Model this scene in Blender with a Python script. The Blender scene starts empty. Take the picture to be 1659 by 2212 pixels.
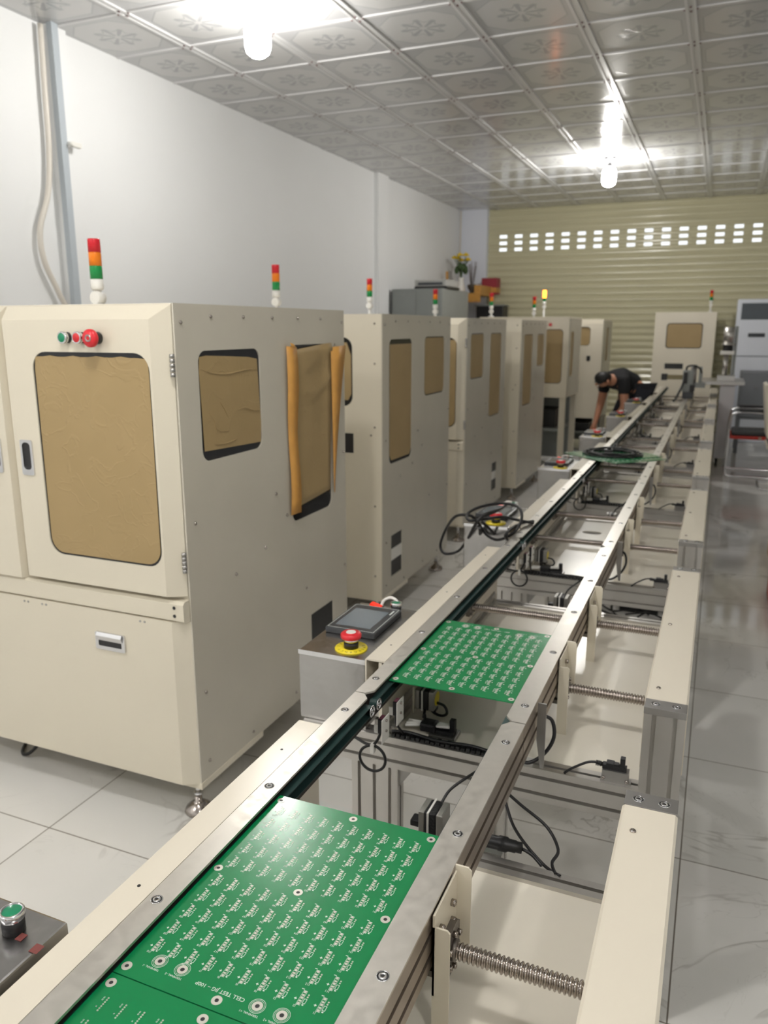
import bpy, bmesh, math, random
from mathutils import Vector, Matrix, noise as mnoise
random.seed(7)
PI = math.pi
S = bpy.context.scene
COL = S.collection

# ------------------------------------------------------------------ camera, world, exposure, lamps
def S2L(c):
    return tuple(((v/255.0)/12.92 if v/255.0 <= 0.04045 else ((v/255.0+0.055)/1.055)**2.4) for v in c)

CAM_Z = 1.5
yaw, pit, roll, FPX = -0.399496, 0.230872, -0.000621, 1692.57
cam_d = bpy.data.cameras.new('camera'); cam = bpy.data.objects.new('camera', cam_d); COL.objects.link(cam)
f = Vector((math.sin(yaw)*math.cos(pit), math.cos(yaw)*math.cos(pit), -math.sin(pit)))
r0 = Vector((math.cos(yaw), -math.sin(yaw), 0)); u0 = r0.cross(f)
r_ = r0*math.cos(roll)+u0*math.sin(roll); u_ = u0*math.cos(roll)-r0*math.sin(roll)
cam.matrix_world = Matrix(((r_.x, u_.x, -f.x, 0), (r_.y, u_.y, -f.y, 0), (r_.z, u_.z, -f.z, CAM_Z), (0, 0, 0, 1)))
cam_d.sensor_fit = 'HORIZONTAL'; cam_d.sensor_width = 36.0; cam_d.lens = FPX/1659*36.0
cam_d.clip_start = 0.02; cam_d.clip_end = 60
cam_d.dof.use_dof = True; cam_d.dof.focus_distance = 1.15; cam_d.dof.aperture_fstop = 8.5
S.camera = cam

S.view_settings.view_transform = 'Standard'; S.view_settings.look = 'None'
S.view_settings.gamma = 1.0; S.view_settings.use_curve_mapping = False
S.view_settings.exposure = 0.62

w = bpy.data.worlds.new('daylight'); S.world = w; w.use_nodes = True
w.node_tree.nodes['Background'].inputs['Color'].default_value = (0.93, 0.97, 1.0, 1)
w.node_tree.nodes['Background'].inputs['Strength'].default_value = 0.9

CEIL = 3.26
# lamp positions: x, y, strength of the bulb's own glow; first two in view, others unseen, set to light the near room
LAMPS = [(-2.53, 4.19, 104.0), (-1.27, 9.19, 175.0), (-0.8, 0.75, 170.0), (-2.6, -1.0, 150.0), (1.2, -0.6, 110.0)]
BULB_COLOR = (1.0, 0.975, 0.935)

# ------------------------------------------------------------------ materials
MATS = {}
def mat(name, rgb, rough=0.5, metal=0.0, var=0.0, vscale=8.0, bump=0.0, bscale=40.0, rvar=0.0, coat=0.0, emis=None, stretch=None, spec=0.5, aniso=0.0):
    if name in MATS: return MATS[name]
    m = bpy.data.materials.new(name); m.use_nodes = True
    nt = m.node_tree; b = nt.nodes['Principled BSDF']
    lin = S2L(rgb)
    b.inputs['Base Color'].default_value = lin+(1,)
    b.inputs['Roughness'].default_value = rough; b.inputs['Metallic'].default_value = metal
    b.inputs['Specular IOR Level'].default_value = spec
    if coat: b.inputs['Coat Weight'].default_value = coat; b.inputs['Coat Roughness'].default_value = 0.1
    tc = nt.nodes.new('ShaderNodeTexCoord')
    vec = tc.outputs['Object']
    if stretch:
        mp = nt.nodes.new('ShaderNodeMapping'); mp.inputs['Scale'].default_value = stretch
        nt.links.new(vec, mp.inputs['Vector']); vec = mp.outputs['Vector']
    if var or rvar:
        n = nt.nodes.new('ShaderNodeTexNoise'); n.inputs['Scale'].default_value = vscale; n.inputs['Detail'].default_value = 4
        nt.links.new(vec, n.inputs['Vector'])
        if var:
            r = nt.nodes.new('ShaderNodeMapRange'); r.inputs['From Min'].default_value = 0.3; r.inputs['From Max'].default_value = 0.7
            r.inputs['To Min'].default_value = 1-var; r.inputs['To Max'].default_value = 1+var
            nt.links.new(n.outputs['Fac'], r.inputs['Value'])
            mx = nt.nodes.new('ShaderNodeVectorMath'); mx.operation = 'SCALE'; mx.inputs[0].default_value = lin
            nt.links.new(r.outputs['Result'], mx.inputs['Scale']); nt.links.new(mx.outputs['Vector'], b.inputs['Base Color'])
        if rvar:
            r2 = nt.nodes.new('ShaderNodeMapRange'); r2.inputs['From Min'].default_value = 0.3; r2.inputs['From Max'].default_value = 0.7
            r2.inputs['To Min'].default_value = max(0.02, rough-rvar); r2.inputs['To Max'].default_value = rough+rvar
            nt.links.new(n.outputs['Fac'], r2.inputs['Value']); nt.links.new(r2.outputs['Result'], b.inputs['Roughness'])
    if bump:
        n2 = nt.nodes.new('ShaderNodeTexNoise'); n2.inputs['Scale'].default_value = bscale; n2.inputs['Detail'].default_value = 3
        nt.links.new(vec, n2.inputs['Vector'])
        bp = nt.nodes.new('ShaderNodeBump'); bp.inputs['Strength'].default_value = bump; bp.inputs['Distance'].default_value = 0.01
        nt.links.new(n2.outputs['Fac'], bp.inputs['Height']); nt.links.new(bp.outputs['Normal'], b.inputs['Normal'])
    if emis:
        b.inputs['Emission Color'].default_value = S2L(emis[0])+(1,); b.inputs['Emission Strength'].default_value = emis[1]
    MATS[name] = m
    return m

class NT:
    """small node-graph helper"""
    def __init__(s, m): s.nt = m.node_tree; s.b = s.nt.nodes['Principled BSDF']
    def v(s, x, sock):
        if hasattr(x, 'is_output'): s.nt.links.new(x, sock)
        else: sock.default_value = x
    def m(s, op, a, b=0.0, c=0.0, clamp=False):
        n = s.nt.nodes.new('ShaderNodeMath'); n.operation = op; n.use_clamp = clamp
        s.v(a, n.inputs[0]); s.v(b, n.inputs[1]); s.v(c, n.inputs[2]); return n.outputs[0]
    def xyz(s, vec=None):
        if vec is None:
            vec = s.nt.nodes.new('ShaderNodeTexCoord').outputs['Object']
        n = s.nt.nodes.new('ShaderNodeSeparateXYZ'); s.nt.links.new(vec, n.inputs[0]); s.vec = vec
        return n.outputs
    def comb(s, x, y, z=0.0):
        n = s.nt.nodes.new('ShaderNodeCombineXYZ'); s.v(x, n.inputs[0]); s.v(y, n.inputs[1]); s.v(z, n.inputs[2]); return n.outputs[0]
    def smooth(s, x, a, b, lo=0.0, hi=1.0):
        n = s.nt.nodes.new('ShaderNodeMapRange'); n.interpolation_type = 'SMOOTHSTEP'
        s.v(x, n.inputs['Value']); n.inputs['From Min'].default_value = a; n.inputs['From Max'].default_value = b
        n.inputs['To Min'].default_value = lo; n.inputs['To Max'].default_value = hi; return n.outputs['Result']
    def noise(s, vec, scale, detail=4.0, rough=0.5, dist=0.0, dim='3D'):
        n = s.nt.nodes.new('ShaderNodeTexNoise'); n.noise_dimensions = dim; s.nt.links.new(vec, n.inputs['Vector'])
        n.inputs['Scale'].default_value = scale; n.inputs['Detail'].default_value = detail; n.inputs['Roughness'].default_value = rough
        n.inputs['Distortion'].default_value = dist; return n.outputs['Fac']
    def white(s, vec):
        n = s.nt.nodes.new('ShaderNodeTexWhiteNoise'); s.nt.links.new(vec, n.inputs['Vector']); return n.outputs['Color']
    def mix(s, fac, a, b):
        n = s.nt.nodes.new('ShaderNodeMix'); n.data_type = 'RGBA'; s.v(fac, n.inputs[0])
        for x, i in ((a, 6), (b, 7)):
            if hasattr(x, 'is_output'): s.nt.links.new(x, n.inputs[i])
            else: n.inputs[i].default_value = tuple(x)+(1,)
        return n.outputs[2]
    def vmath(s, op, a, b):
        n = s.nt.nodes.new('ShaderNodeVectorMath'); n.operation = op
        for x, i in ((a, 0), (b, 1)):
            if hasattr(x, 'is_output'): s.nt.links.new(x, n.inputs[i])
            else: n.inputs[i].default_value = x
        return n.outputs[0]
    def out(s, x, sock='Base Color'): s.v(x, s.b.inputs[sock])
    def bump(s, h, strength, dist=0.01):
        n = s.nt.nodes.new('ShaderNodeBump'); n.inputs['Strength'].default_value = strength; n.inputs['Distance'].default_value = dist
        s.nt.links.new(h, n.inputs['Height']); s.nt.links.new(n.outputs['Normal'], s.b.inputs['Normal'])

def floor_material():
    m = mat('white marble floor tile', (226, 224, 219), 0.09); g = NT(m)
    X, Y, Z = g.xyz()
    u = g.m('DIVIDE', g.m('SUBTRACT', X, 0.02), 0.6); v = g.m('DIVIDE', g.m('SUBTRACT', Y, 2.16), 0.6)
    fu, fv = g.m('FRACT', u), g.m('FRACT', v)
    du = g.m('MINIMUM', fu, g.m('SUBTRACT', 1.0, fu)); dv = g.m('MINIMUM', fv, g.m('SUBTRACT', 1.0, fv))
    grout = g.smooth(g.m('MINIMUM', du, dv), 0.0022, 0.0042, 1.0, 0.0)
    tile = g.comb(g.m('FLOOR', u), g.m('FLOOR', v))
    off = g.vmath('MULTIPLY', g.white(tile), (20, 20, 20))
    p = g.vmath('ADD', g.vec, off)
    n1 = g.noise(p, 1.5, 5, 0.55, 0.9)
    vein = g.smooth(g.m('ABSOLUTE', g.m('SUBTRACT', n1, 0.5)), 0.0, 0.011, 1.0, 0.0)
    brk = g.smooth(g.noise(p, 2.1, 2), 0.46, 0.62)
    n2 = g.noise(p, 3.6, 4, 0.6, 1.3)
    vein2 = g.smooth(g.m('ABSOLUTE', g.m('SUBTRACT', n2, 0.5)), 0.0, 0.007, 0.45, 0.0)
    vv = g.m('MULTIPLY', g.m('MAXIMUM', vein, vein2), g.m('MULTIPLY', brk, 0.55))
    cloud = g.smooth(g.noise(p, 1.3, 3), 0.35, 0.7)
    base = g.mix(cloud, S2L((222, 221, 216)), S2L((232, 230, 226)))
    c = g.mix(vv, base, S2L((150, 146, 138)))
    c = g.mix(grout, c, S2L((120, 112, 102)))
    g.out(c); g.out(g.m('ADD', 0.07, g.m('MULTIPLY', grout, 0.5)), 'Roughness')
    return m

def ceiling_material():
    m = mat('glossy ceiling sheet', (206, 206, 204), 0.16); g = NT(m)
    X, Y, Z = g.xyz()
    u = g.m('SUBTRACT', g.m('FRACT', g.m('DIVIDE', g.m('ADD', X, 3.33), 0.6)), 0.5)
    v = g.m('SUBTRACT', g.m('FRACT', g.m('DIVIDE', g.m('SUBTRACT', Y, 4.05), 0.6)), 0.5)
    r = g.m('SQRT', g.m('ADD', g.m('MULTIPLY', u, u), g.m('MULTIPLY', v, v)))
    th = g.m('ARCTAN2', v, u)
    # eight-armed rosette with curled tips
    arm = g.m('ABSOLUTE', g.m('COSINE', g.m('MULTIPLY', th, 4.0)))
    ros = g.m('MULTIPLY', g.smooth(g.m('MULTIPLY', g.m('SUBTRACT', 1.0, arm), r), 0.018, 0.03, 1.0, 0.0), g.smooth(r, 0.22, 0.25, 1.0, 0.0))
    ring = g.smooth(g.m('ABSOLUTE', g.m('SUBTRACT', r, g.m('ADD', 0.19, g.m('MULTIPLY', 0.03, g.m('COSINE', g.m('MULTIPLY', th, 8.0)))))), 0.004, 0.012, 1.0, 0.0)
    ros = g.m('MULTIPLY', g.m('MAXIMUM', ros, ring), g.smooth(r, 0.03, 0.05))
    # cut-corner frame
    au, av = g.m('ABSOLUTE', u), g.m('ABSOLUTE', v)
    fr = g.m('MAXIMUM', g.m('MAXIMUM', au, av), g.m('MULTIPLY', g.m('ADD', au, av), 0.66))
    frame = g.smooth(g.m('ABSOLUTE', g.m('SUBTRACT', fr, 0.40)), 0.004, 0.012, 1.0, 0.0)
    pat = g.m('MAXIMUM', g.m('MULTIPLY', ros, 0.8), g.m('MULTIPLY', frame, 0.6))
    inside = g.smooth(fr, 0.39, 0.41, 0.0, 1.0)
    c = g.mix(inside, S2L((200, 200, 199)), S2L((188, 188, 189)))
    c = g.mix(pat, c, S2L((166, 167, 169)))
    g.out(c)
    h = g.m('ADD', g.m('MULTIPLY', inside, -0.6), g.m('MULTIPLY', pat, -0.5))
    wav = g.noise(g.comb(g.m('MULTIPLY', X, 1.0), g.m('MULTIPLY', Y, 1.0)), 3.0, 2)
    g.bump(g.m('ADD', h, g.m('MULTIPLY', wav, 0.9)), 0.2, 0.003)
    return m

def paper_material():
    m = mat('brown kraft paper', (176, 146, 98), 0.55); g = NT(m)
    g.xyz(); n1 = g.noise(g.vec, 9, 3, 0.5, 0.8)
    cr = g.smooth(g.m('ABSOLUTE', g.m('SUBTRACT', n1, 0.5)), 0.0, 0.03, 1.0, 0.0)
    n2 = g.noise(g.vec, 5, 2)
    g.out(g.mix(n2, S2L((156, 133, 91)), S2L((169, 145, 102))))
    g.bump(g.m('ADD', g.m('MULTIPLY', cr, 0.4), n2), 0.35, 0.004)
    return m

M = dict(
    cream=mat('cream powder coat', (220, 212, 193), 0.3, var=0.015, vscale=3, bump=0.03, bscale=500),
    cream2=mat('cream powder coat glossy', (222, 214, 197), 0.26, var=0.01, vscale=4),
    side=mat('shaded cream side sheet', (200, 194, 179), 0.22, var=0.025, vscale=4, bump=0.05, bscale=3),  # cream of the fronts made darker: the sides' weaker light in the colour
    tray=mat('off white coated tray', (234, 228, 214), 0.24, var=0.015, vscale=5, bump=0.05, bscale=4),
    alu=mat('anodised aluminium', (196, 193, 188), 0.34, 0.85, var=0.05, vscale=6, stretch=(1, 1, 1)),
    rail=mat('brushed aluminium plate', (206, 202, 194), 0.36, 0.8, var=0.04, vscale=60, rvar=0.06),
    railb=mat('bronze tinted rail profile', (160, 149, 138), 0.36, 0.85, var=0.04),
    alud=mat('dull dark aluminium', (120, 114, 108), 0.45, 0.7),  # evenly darker aluminium of screw nuts and bearing blocks
    steel=mat('polished steel', (176, 168, 162), 0.16, 1.0),
    chrome=mat('chrome', (220, 220, 222), 0.1, 1.0),
    stain=mat('mirror stainless sheet', (176, 174, 173), 0.27, 1.0, bump=0.35, bscale=11, var=0.05, vscale=9),
    zinc=mat('plain zinc plate', (170, 168, 165), 0.35, 0.9),
    black=mat('black plastic', (26, 26, 28), 0.42, var=0.1),
    rubber=mat('black cable sheath', (22, 22, 24), 0.45),
    belt=mat('dark green conveyor belt', (38, 62, 60), 0.5, var=0.1, vscale=30),
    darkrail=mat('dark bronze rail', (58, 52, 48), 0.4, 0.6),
    pcb=mat('green solder mask', (8, 122, 68), 0.22, var=0.04, vscale=15, coat=0.15, spec=0.4),
    pcb2=mat('green board edge', (120, 160, 120), 0.5),
    silk=mat('white silkscreen ink', (226, 232, 226), 0.5),
    tin=mat('tinned pad', (214, 210, 200), 0.35, 0.5),
    glass=mat('smoked acrylic pane', (20, 21, 26), 0.08),
    paper=paper_material(),
    tape=mat('tan masking tape', (204, 150, 74), 0.5, var=0.08, vscale=20),
    white=mat('white plastic', (232, 230, 224), 0.4),
    wall=mat('white painted wall', (236, 237, 237), 0.55, var=0.012, vscale=1.2, bump=0.05, bscale=60),
    wallb=mat('cool white wall', (226, 230, 240), 0.6, var=0.01, vscale=1.5),
    red=mat('red plastic', (205, 34, 40), 0.3), redcap=mat('red stop button', (214, 40, 50), 0.3),
    yellow=mat('yellow legend plate', (236, 214, 40), 0.4),
    green=mat('green push button', (20, 132, 92), 0.3),
    lred=mat('red lamp lens', (206, 30, 44), 0.25), lamb=mat('amber lamp lens', (240, 130, 20), 0.25), lgrn=mat('green lamp lens', (16, 140, 70), 0.25),
    lit=mat('lit amber lens', (255, 120, 20), 0.3, emis=((255, 120, 30), 9.0)),
    redlit=mat('lit red rocker', (232, 50, 30), 0.3, emis=((255, 50, 25), 0.35)),
    screen=mat('touch screen glass', (112, 122, 130), 0.12), bezel=mat('dark bezel', (58, 60, 63), 0.35),
    shutter=mat('olive beige shutter paint', (206, 201, 168), 0.2, var=0.04, vscale=2, stretch=(0.3, 1, 6)),
    grey=mat('grey steel cabinet', (140, 144, 141), 0.4, var=0.03), dgrey=mat('dark grey fabric', (70, 73, 78), 0.7),
    wood=mat('varnished wood', (190, 138, 62), 0.4, var=0.15, vscale=14, stretch=(1, 1, 6)),
    leaf=mat('leaf green', (58, 82, 40), 0.6), flower=mat('yellow petals', (232, 200, 30), 0.6),
    skin=mat('skin', (188, 132, 102), 0.5), hair=mat('black hair', (20, 18, 18), 0.5), shirt=mat('black cotton', (24, 24, 27), 0.85), trousers=mat('dark trousers', (44, 46, 54), 0.85),
    acw=mat('white appliance plastic', (220, 224, 232), 0.35), acg=mat('grey grille', (98, 106, 112), 0.5),
    redfab=mat('red upholstery', (186, 52, 40), 0.6), orange=mat('orange plastic', (226, 92, 40), 0.4), blue=mat('dark blue plastic', (40, 46, 110), 0.4),
    carton=mat('brown carton', (196, 168, 140), 0.7), motor=mat('motor laminated black', (30, 30, 32), 0.4, bump=0.3, bscale=200), motorc=mat('cast motor end', (168, 166, 160), 0.4, 0.7),
    bulb=mat('lit lamp bulb', (255, 255, 255), 0.4), floor=floor_material(), ceil=ceiling_material(),
    conduit=mat('ivory cable conduit', (214, 208, 198), 0.4), galv=mat('grey pvc strip', (176, 184, 190), 0.45), rib=mat('white ceiling rib', (210, 210, 210), 0.25),
    graphite=mat('graphite text', (30, 30, 30), 0.6), violet=mat('violet sensor window', (120, 70, 84), 0.3),
)

# ------------------------------------------------------------------ mesh helpers
class MB:
    def __init__(s): s.bm = bmesh.new(); s.mi = 0
    def _f(s, vs, smooth=False):
        try: fc = s.bm.faces.new(vs)
        except ValueError: return None
        fc.material_index = s.mi; fc.smooth = smooth; return fc
    def box(s, x0, x1, y0, y1, z0, z1, bev=0.0, M4=None):
        b = bmesh.new() if bev else s.bm
        P = [(x, y, z) for z in (z0, z1) for y in (y0, y1) for x in (x0, x1)]
        vs = [b.verts.new(p) for p in P]
        F = [(0, 2, 3, 1), (4, 5, 7, 6), (0, 1, 5, 4), (2, 6, 7, 3), (0, 4, 6, 2), (1, 3, 7, 5)]
        fs = [b.faces.new([vs[i] for i in q]) for q in F]
        if bev:
            bmesh.ops.bevel(b, geom=b.edges[:], offset=bev, segments=2, profile=0.6, affect='EDGES', clamp_overlap=True)
            s._merge(b, M4)
        else:
            for q in fs: q.material_index = s.mi
            if M4:
                for v in vs: v.co = M4 @ v.co
        return s
    def _merge(s, b, M4=None):
        mp = {}
        for v in b.verts: mp[v] = s.bm.verts.new(M4 @ v.co if M4 else v.co)
        for q in b.faces: s._f([mp[v] for v in q.verts], q.smooth)
        b.free()
    def prism(s, pts, axis, a, b, M4=None):
        """closed 2D outline extruded along an axis; pts are the other two coordinates in xyz order"""
        def P(p, t):
            q = {'x': (t, p[0], p[1]), 'y': (p[0], t, p[1]), 'z': (p[0], p[1], t)}[axis]
            return M4 @ Vector(q) if M4 else q
        A = [s.bm.verts.new(P(p, a)) for p in pts]; B = [s.bm.verts.new(P(p, b)) for p in pts]
        n = len(pts)
        for i in range(n): s._f([A[i], A[(i+1) % n], B[(i+1) % n], B[i]])
        s._f(A[::-1]); s._f(B)
        return s
    def cyl(s, p0, p1, r0, r1=None, n=16, caps=True, smooth=True):
        r1 = r0 if r1 is None else r1
        p0, p1 = Vector(p0), Vector(p1); d = (p1-p0).normalized()
        a = d.orthogonal().normalized(); c = d.cross(a)
        A = [s.bm.verts.new(p0+(a*math.cos(2*PI*i/n)+c*math.sin(2*PI*i/n))*r0) for i in range(n)]
        B = [s.bm.verts.new(p1+(a*math.cos(2*PI*i/n)+c*math.sin(2*PI*i/n))*r1) for i in range(n)]
        for i in range(n): s._f([A[i], A[(i+1) % n], B[(i+1) % n], B[i]], smooth)
        if caps: s._f(A[::-1]); s._f(B)
        return s
    def lathe(s, prof, p0, axis=(0, 0, 1), n=20, smooth=True, caps=True):
        """prof: list of (radius, height)"""
        p0 = Vector(p0); d = Vector(axis).normalized(); a = d.orthogonal().normalized(); c = d.cross(a)
        rings = []
        for (r, h) in prof:
            if r < 1e-6: rings.append([s.bm.verts.new(p0+d*h)])
            else: rings.append([s.bm.verts.new(p0+d*h+(a*math.cos(2*PI*i/n)+c*math.sin(2*PI*i/n))*r) for i in range(n)])
        for A, B in zip(rings, rings[1:]):
            for i in range(n):
                j = (i+1) % n
                if len(A) == 1 and len(B) == 1: break
                if len(A) == 1: s._f([A[0], B[j], B[i]], smooth)
                elif len(B) == 1: s._f([A[i], A[j], B[0]], smooth)
                else: s._f([A[i], A[j], B[j], B[i]], smooth)
        if caps and len(rings[0]) > 1: s._f(rings[0][::-1])
        if caps and len(rings[-1]) > 1: s._f(rings[-1])
        return s
    def tube(s, pts, r, n=8, sub=6, closed=False):
        P = [Vector(p) for p in pts]
        if sub > 1 and len(P) > 2:
            Q = []; m = len(P)
            rng = range(m) if closed else range(m-1)
            for i in rng:
                a, b, c, d = (P[(i-1) % m], P[i], P[(i+1) % m], P[(i+2) % m]) if closed else (P[max(i-1, 0)], P[i], P[i+1], P[min(i+2, m-1)])
                for k in range(sub):
                    t = k/sub
                    Q.append(0.5*((2*b)+(c-a)*t+(2*a-5*b+4*c-d)*t*t+(3*b-a-3*c+d)*t*t*t))
            if not closed: Q.append(P[-1])
            P = Q
        rings = []; up = None; m = len(P)
        for i, p in enumerate(P):
            t = (P[(i+1) % m]-P[i-1]) if closed else (P[min(i+1, m-1)]-P[max(i-1, 0)])
            t = t.normalized() if t.length > 1e-9 else Vector((0, 0, 1))
            if up is None: up = t.orthogonal().normalized()
            up = (up-t*up.dot(t)); up = up.normalized() if up.length > 1e-6 else t.orthogonal().normalized()
            c = t.cross(up)
            rr = r(i/(m-1)) if callable(r) else r
            rings.append([s.bm.verts.new(p+(up*math.cos(2*PI*k/n)+c*math.sin(2*PI*k/n))*rr) for k in range(n)])
        pairs = list(zip(rings, rings[1:]))+([(rings[-1], rings[0])] if closed else [])
        for A, B in pairs:
            for k in range(n): s._f([A[k], A[(k+1) % n], B[(k+1) % n], B[k]], True)
        if not closed: s._f(rings[0][::-1]); s._f(rings[-1])
        return s
    def sphere(s, c, r, seg=16, rings=10, sc=(1, 1, 1)):
        prof = [(math.sin(PI*i/rings)*r if 0 < i < rings else 0.0, -math.cos(PI*i/rings)*r) for i in range(rings+1)]
        n0 = len(s.bm.verts); s.lathe(prof, (0, 0, 0), n=seg); s.bm.verts.ensure_lookup_table()
        for v in s.bm.verts[n0:]: v.co = Vector(c)+Vector((v.co.x*sc[0], v.co.y*sc[1], v.co.z*sc[2]))
        return s
    def poly(s, pts): s._f([s.bm.verts.new(p) for p in pts]); return s
    def build(s, name, m, parent=None, loc=(0, 0, 0), rz=0.0):
        bmesh.ops.recalc_face_normals(s.bm, faces=s.bm.faces[:])
        me = bpy.data.meshes.new(name); s.bm.to_mesh(me); s.bm.free()
        for q in (m if isinstance(m, (list, tuple)) else [m]): me.materials.append(q)
        o = bpy.data.objects.new(name, me); COL.objects.link(o)
        o.location = loc; o.rotation_euler = (0, 0, rz)
        if parent: o.parent = parent
        return o

def tag(o, label, cat, group=None, kind=None):
    o['label'] = label; o['category'] = cat
    if group: o['group'] = group
    if kind: o['kind'] = kind
    return o
def thing(name, label, cat, loc=(0, 0, 0), rz=0.0, group=None):
    o = bpy.data.objects.new(name, None); COL.objects.link(o); o.empty_display_size = 0.1
    o.location = loc; o.rotation_euler = (0, 0, rz)
    return tag(o, label, cat, group)
def struct(o): o['kind'] = 'structure'; return o
def kids(o): return [c for c in COL.objects if c.parent == o]
def dup(root, loc=None, label=None, rz=None, skip=()):
    def cp(o, par):
        c = o.copy(); COL.objects.link(c); c.parent = par
        for ch in kids(o):
            if ch.name.split('.')[0] not in skip: cp(ch, c)
        return c
    c = cp(root, None)
    if loc is not None: c.location = loc
    if rz is not None: c.rotation_euler = (0, 0, rz)
    if label: c['label'] = label
    return c

def rrect(u0, u1, v0, v1, r, n=6):
    pts = []
    for cx_, cy_, a0 in ((u1-r, v1-r, 0), (u0+r, v1-r, 90), (u0+r, v0+r, 180), (u1-r, v0+r, 270)):
        for i in range(n+1):
            a = math.radians(a0+90*i/n); pts.append((cx_+r*math.cos(a), cy_+r*math.sin(a)))
    return pts

def holed(mb, outer, holes, fn, d0, d1):
    """plate between depths d0 (seen side) and d1 with cut-outs; fn(u,v,d) -> xyz"""
    for d in (d0, d1):
        b = bmesh.new()
        for loop in [outer]+holes:
            vs = [b.verts.new((p[0], p[1], 0)) for p in loop]
            for i in range(len(vs)): b.edges.new((vs[i], vs[(i+1) % len(vs)]))
        bmesh.ops.triangle_fill(b, use_beauty=True, use_dissolve=False, edges=b.edges[:])
        mp = {v: mb.bm.verts.new(fn(v.co.x, v.co.y, d)) for v in b.verts}
        for q in b.faces: mb._f([mp[v] for v in q.verts])
        b.free()
    for loop in [outer]+holes:
        A = [mb.bm.verts.new(fn(p[0], p[1], d0)) for p in loop]; B = [mb.bm.verts.new(fn(p[0], p[1], d1)) for p in loop]
        for i in range(len(loop)):
            j = (i+1) % len(loop); mb._f([A[i], A[j], B[j], B[i]])
    return mb

_txt = {}
def text_geo(body, size):
    key = (body, size)
    if key in _txt: return _txt[key]
    cu = bpy.data.curves.new('t', 'FONT'); cu.body = body; cu.size = size; cu.resolution_u = 2; cu.align_x = 'CENTER'; cu.align_y = 'CENTER'
    o = bpy.data.objects.new('t', cu); COL.objects.link(o)
    dg = bpy.context.evaluated_depsgraph_get()
    me = bpy.data.meshes.new_from_object(o.evaluated_get(dg))
    V = [v.co.copy() for v in me.vertices]; F = [tuple(p.vertices) for p in me.polygons]
    bpy.data.objects.remove(o); bpy.data.curves.remove(cu); bpy.data.meshes.remove(me)
    _txt[key] = (V, F); return _txt[key]
def add_text(mb, body, size, M4):
    V, F = text_geo(body, size)
    vs = [mb.bm.verts.new(M4 @ v) for v in V]
    for q in F: mb._f([vs[i] for i in q])

# aluminium extrusion outline with T-slots, width a (u) x b (v) starting at the origin corner
def slot_profile(u0, u1, v0, v1, nu, nv, g=0.0042, dp=0.013):
    def side(p, q, n):
        out = [p]; L = math.hypot(q[0]-p[0], q[1]-p[1]); t = ((q[0]-p[0])/L, (q[1]-p[1])/L); nn = (-t[1], t[0])
        for i in range(n):
            c = L*(i+0.5)/n
            for s_, d in ((-g, 0), (-g, dp), (g, dp), (g, 0)):
                out.append((p[0]+t[0]*(c+s_)+nn[0]*d, p[1]+t[1]*(c+s_)+nn[1]*d))
        return out
    return side((u0, v0), (u1, v0), nu)+side((u1, v0), (u1, v1), nv)+side((u1, v1), (u0, v1), nu)+side((u0, v1), (u0, v0), nv)

# ------------------------------------------------------------------ room
XL, XR, Y0R, Y1R = -3.9, 3.4, -2.6, 12.4
struct(MB().box(XL-.1, XR+.1, Y0R-.1, Y1R+.1, -0.1, 0).build('floor', M['floor']))
mb = MB().box(XL-.1, XR+.1, Y0R-.1, Y1R+.1, CEIL, CEIL+.1)
mb.mi = 1
x = -3.33
while x < XR:
    mb.box(x-.03, x-.012, Y0R, Y1R, CEIL-.008, CEIL); mb.box(x+.012, x+.03, Y0R, Y1R, CEIL-.008, CEIL); mb.box(x-.012, x+.012, Y0R, Y1R, CEIL-.003, CEIL); x += 0.6
y = 4.05-0.6*11
while y < Y1R:
    mb.box(XL, XR, y-.012, y+.012, CEIL-.006, CEIL); y += 0.6
mb.mi = 2
for i in range(0, 9):
    for j in range(-2, 9):
        cx_, cy_ = -3.33+.6*i, 4.05+.6*j
        for dx, dy in ((.035, .0), (-.035, 0), (0, .035), (0, -.035)):
            mb.cyl((cx_+dx, cy_+dy, CEIL-.011), (cx_+dx, cy_+dy, CEIL-.004), .006, n=8)
struct(mb.build('ceiling', [M['ceil'], M['rib'], mat('rusty nail head', (120, 96, 96), 0.6)]))
struct(MB().box(XL-.1, XL, Y0R, Y1R, 0, CEIL).build('wall_left', M['wall']))
struct(MB().box(XR, XR+.1, Y0R, Y1R, 0, CEIL).build('wall_right', M['wall']))
struct(MB().box(XL, XR, Y0R-.1, Y0R, 0, CEIL).build('wall_rear', M['wall']))
struct(MB().box(XL, -3.47, Y1R-.12, Y1R+.1, 0, CEIL).build('wall_back', M['wallb']))
struct(MB().box(XL, XL+.05, 8.95, 9.27, 0, CEIL).build('trim_1', M['wall']))
struct(MB().box(XL, XL+.05, 4.0, 4.14, 0, CEIL).build('trim_2', M['wall']))
struct(MB().box(XL+.05, XL+.09, 3.985, 4.035, 0, CEIL).build('trim_3', M['galv']))
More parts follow.
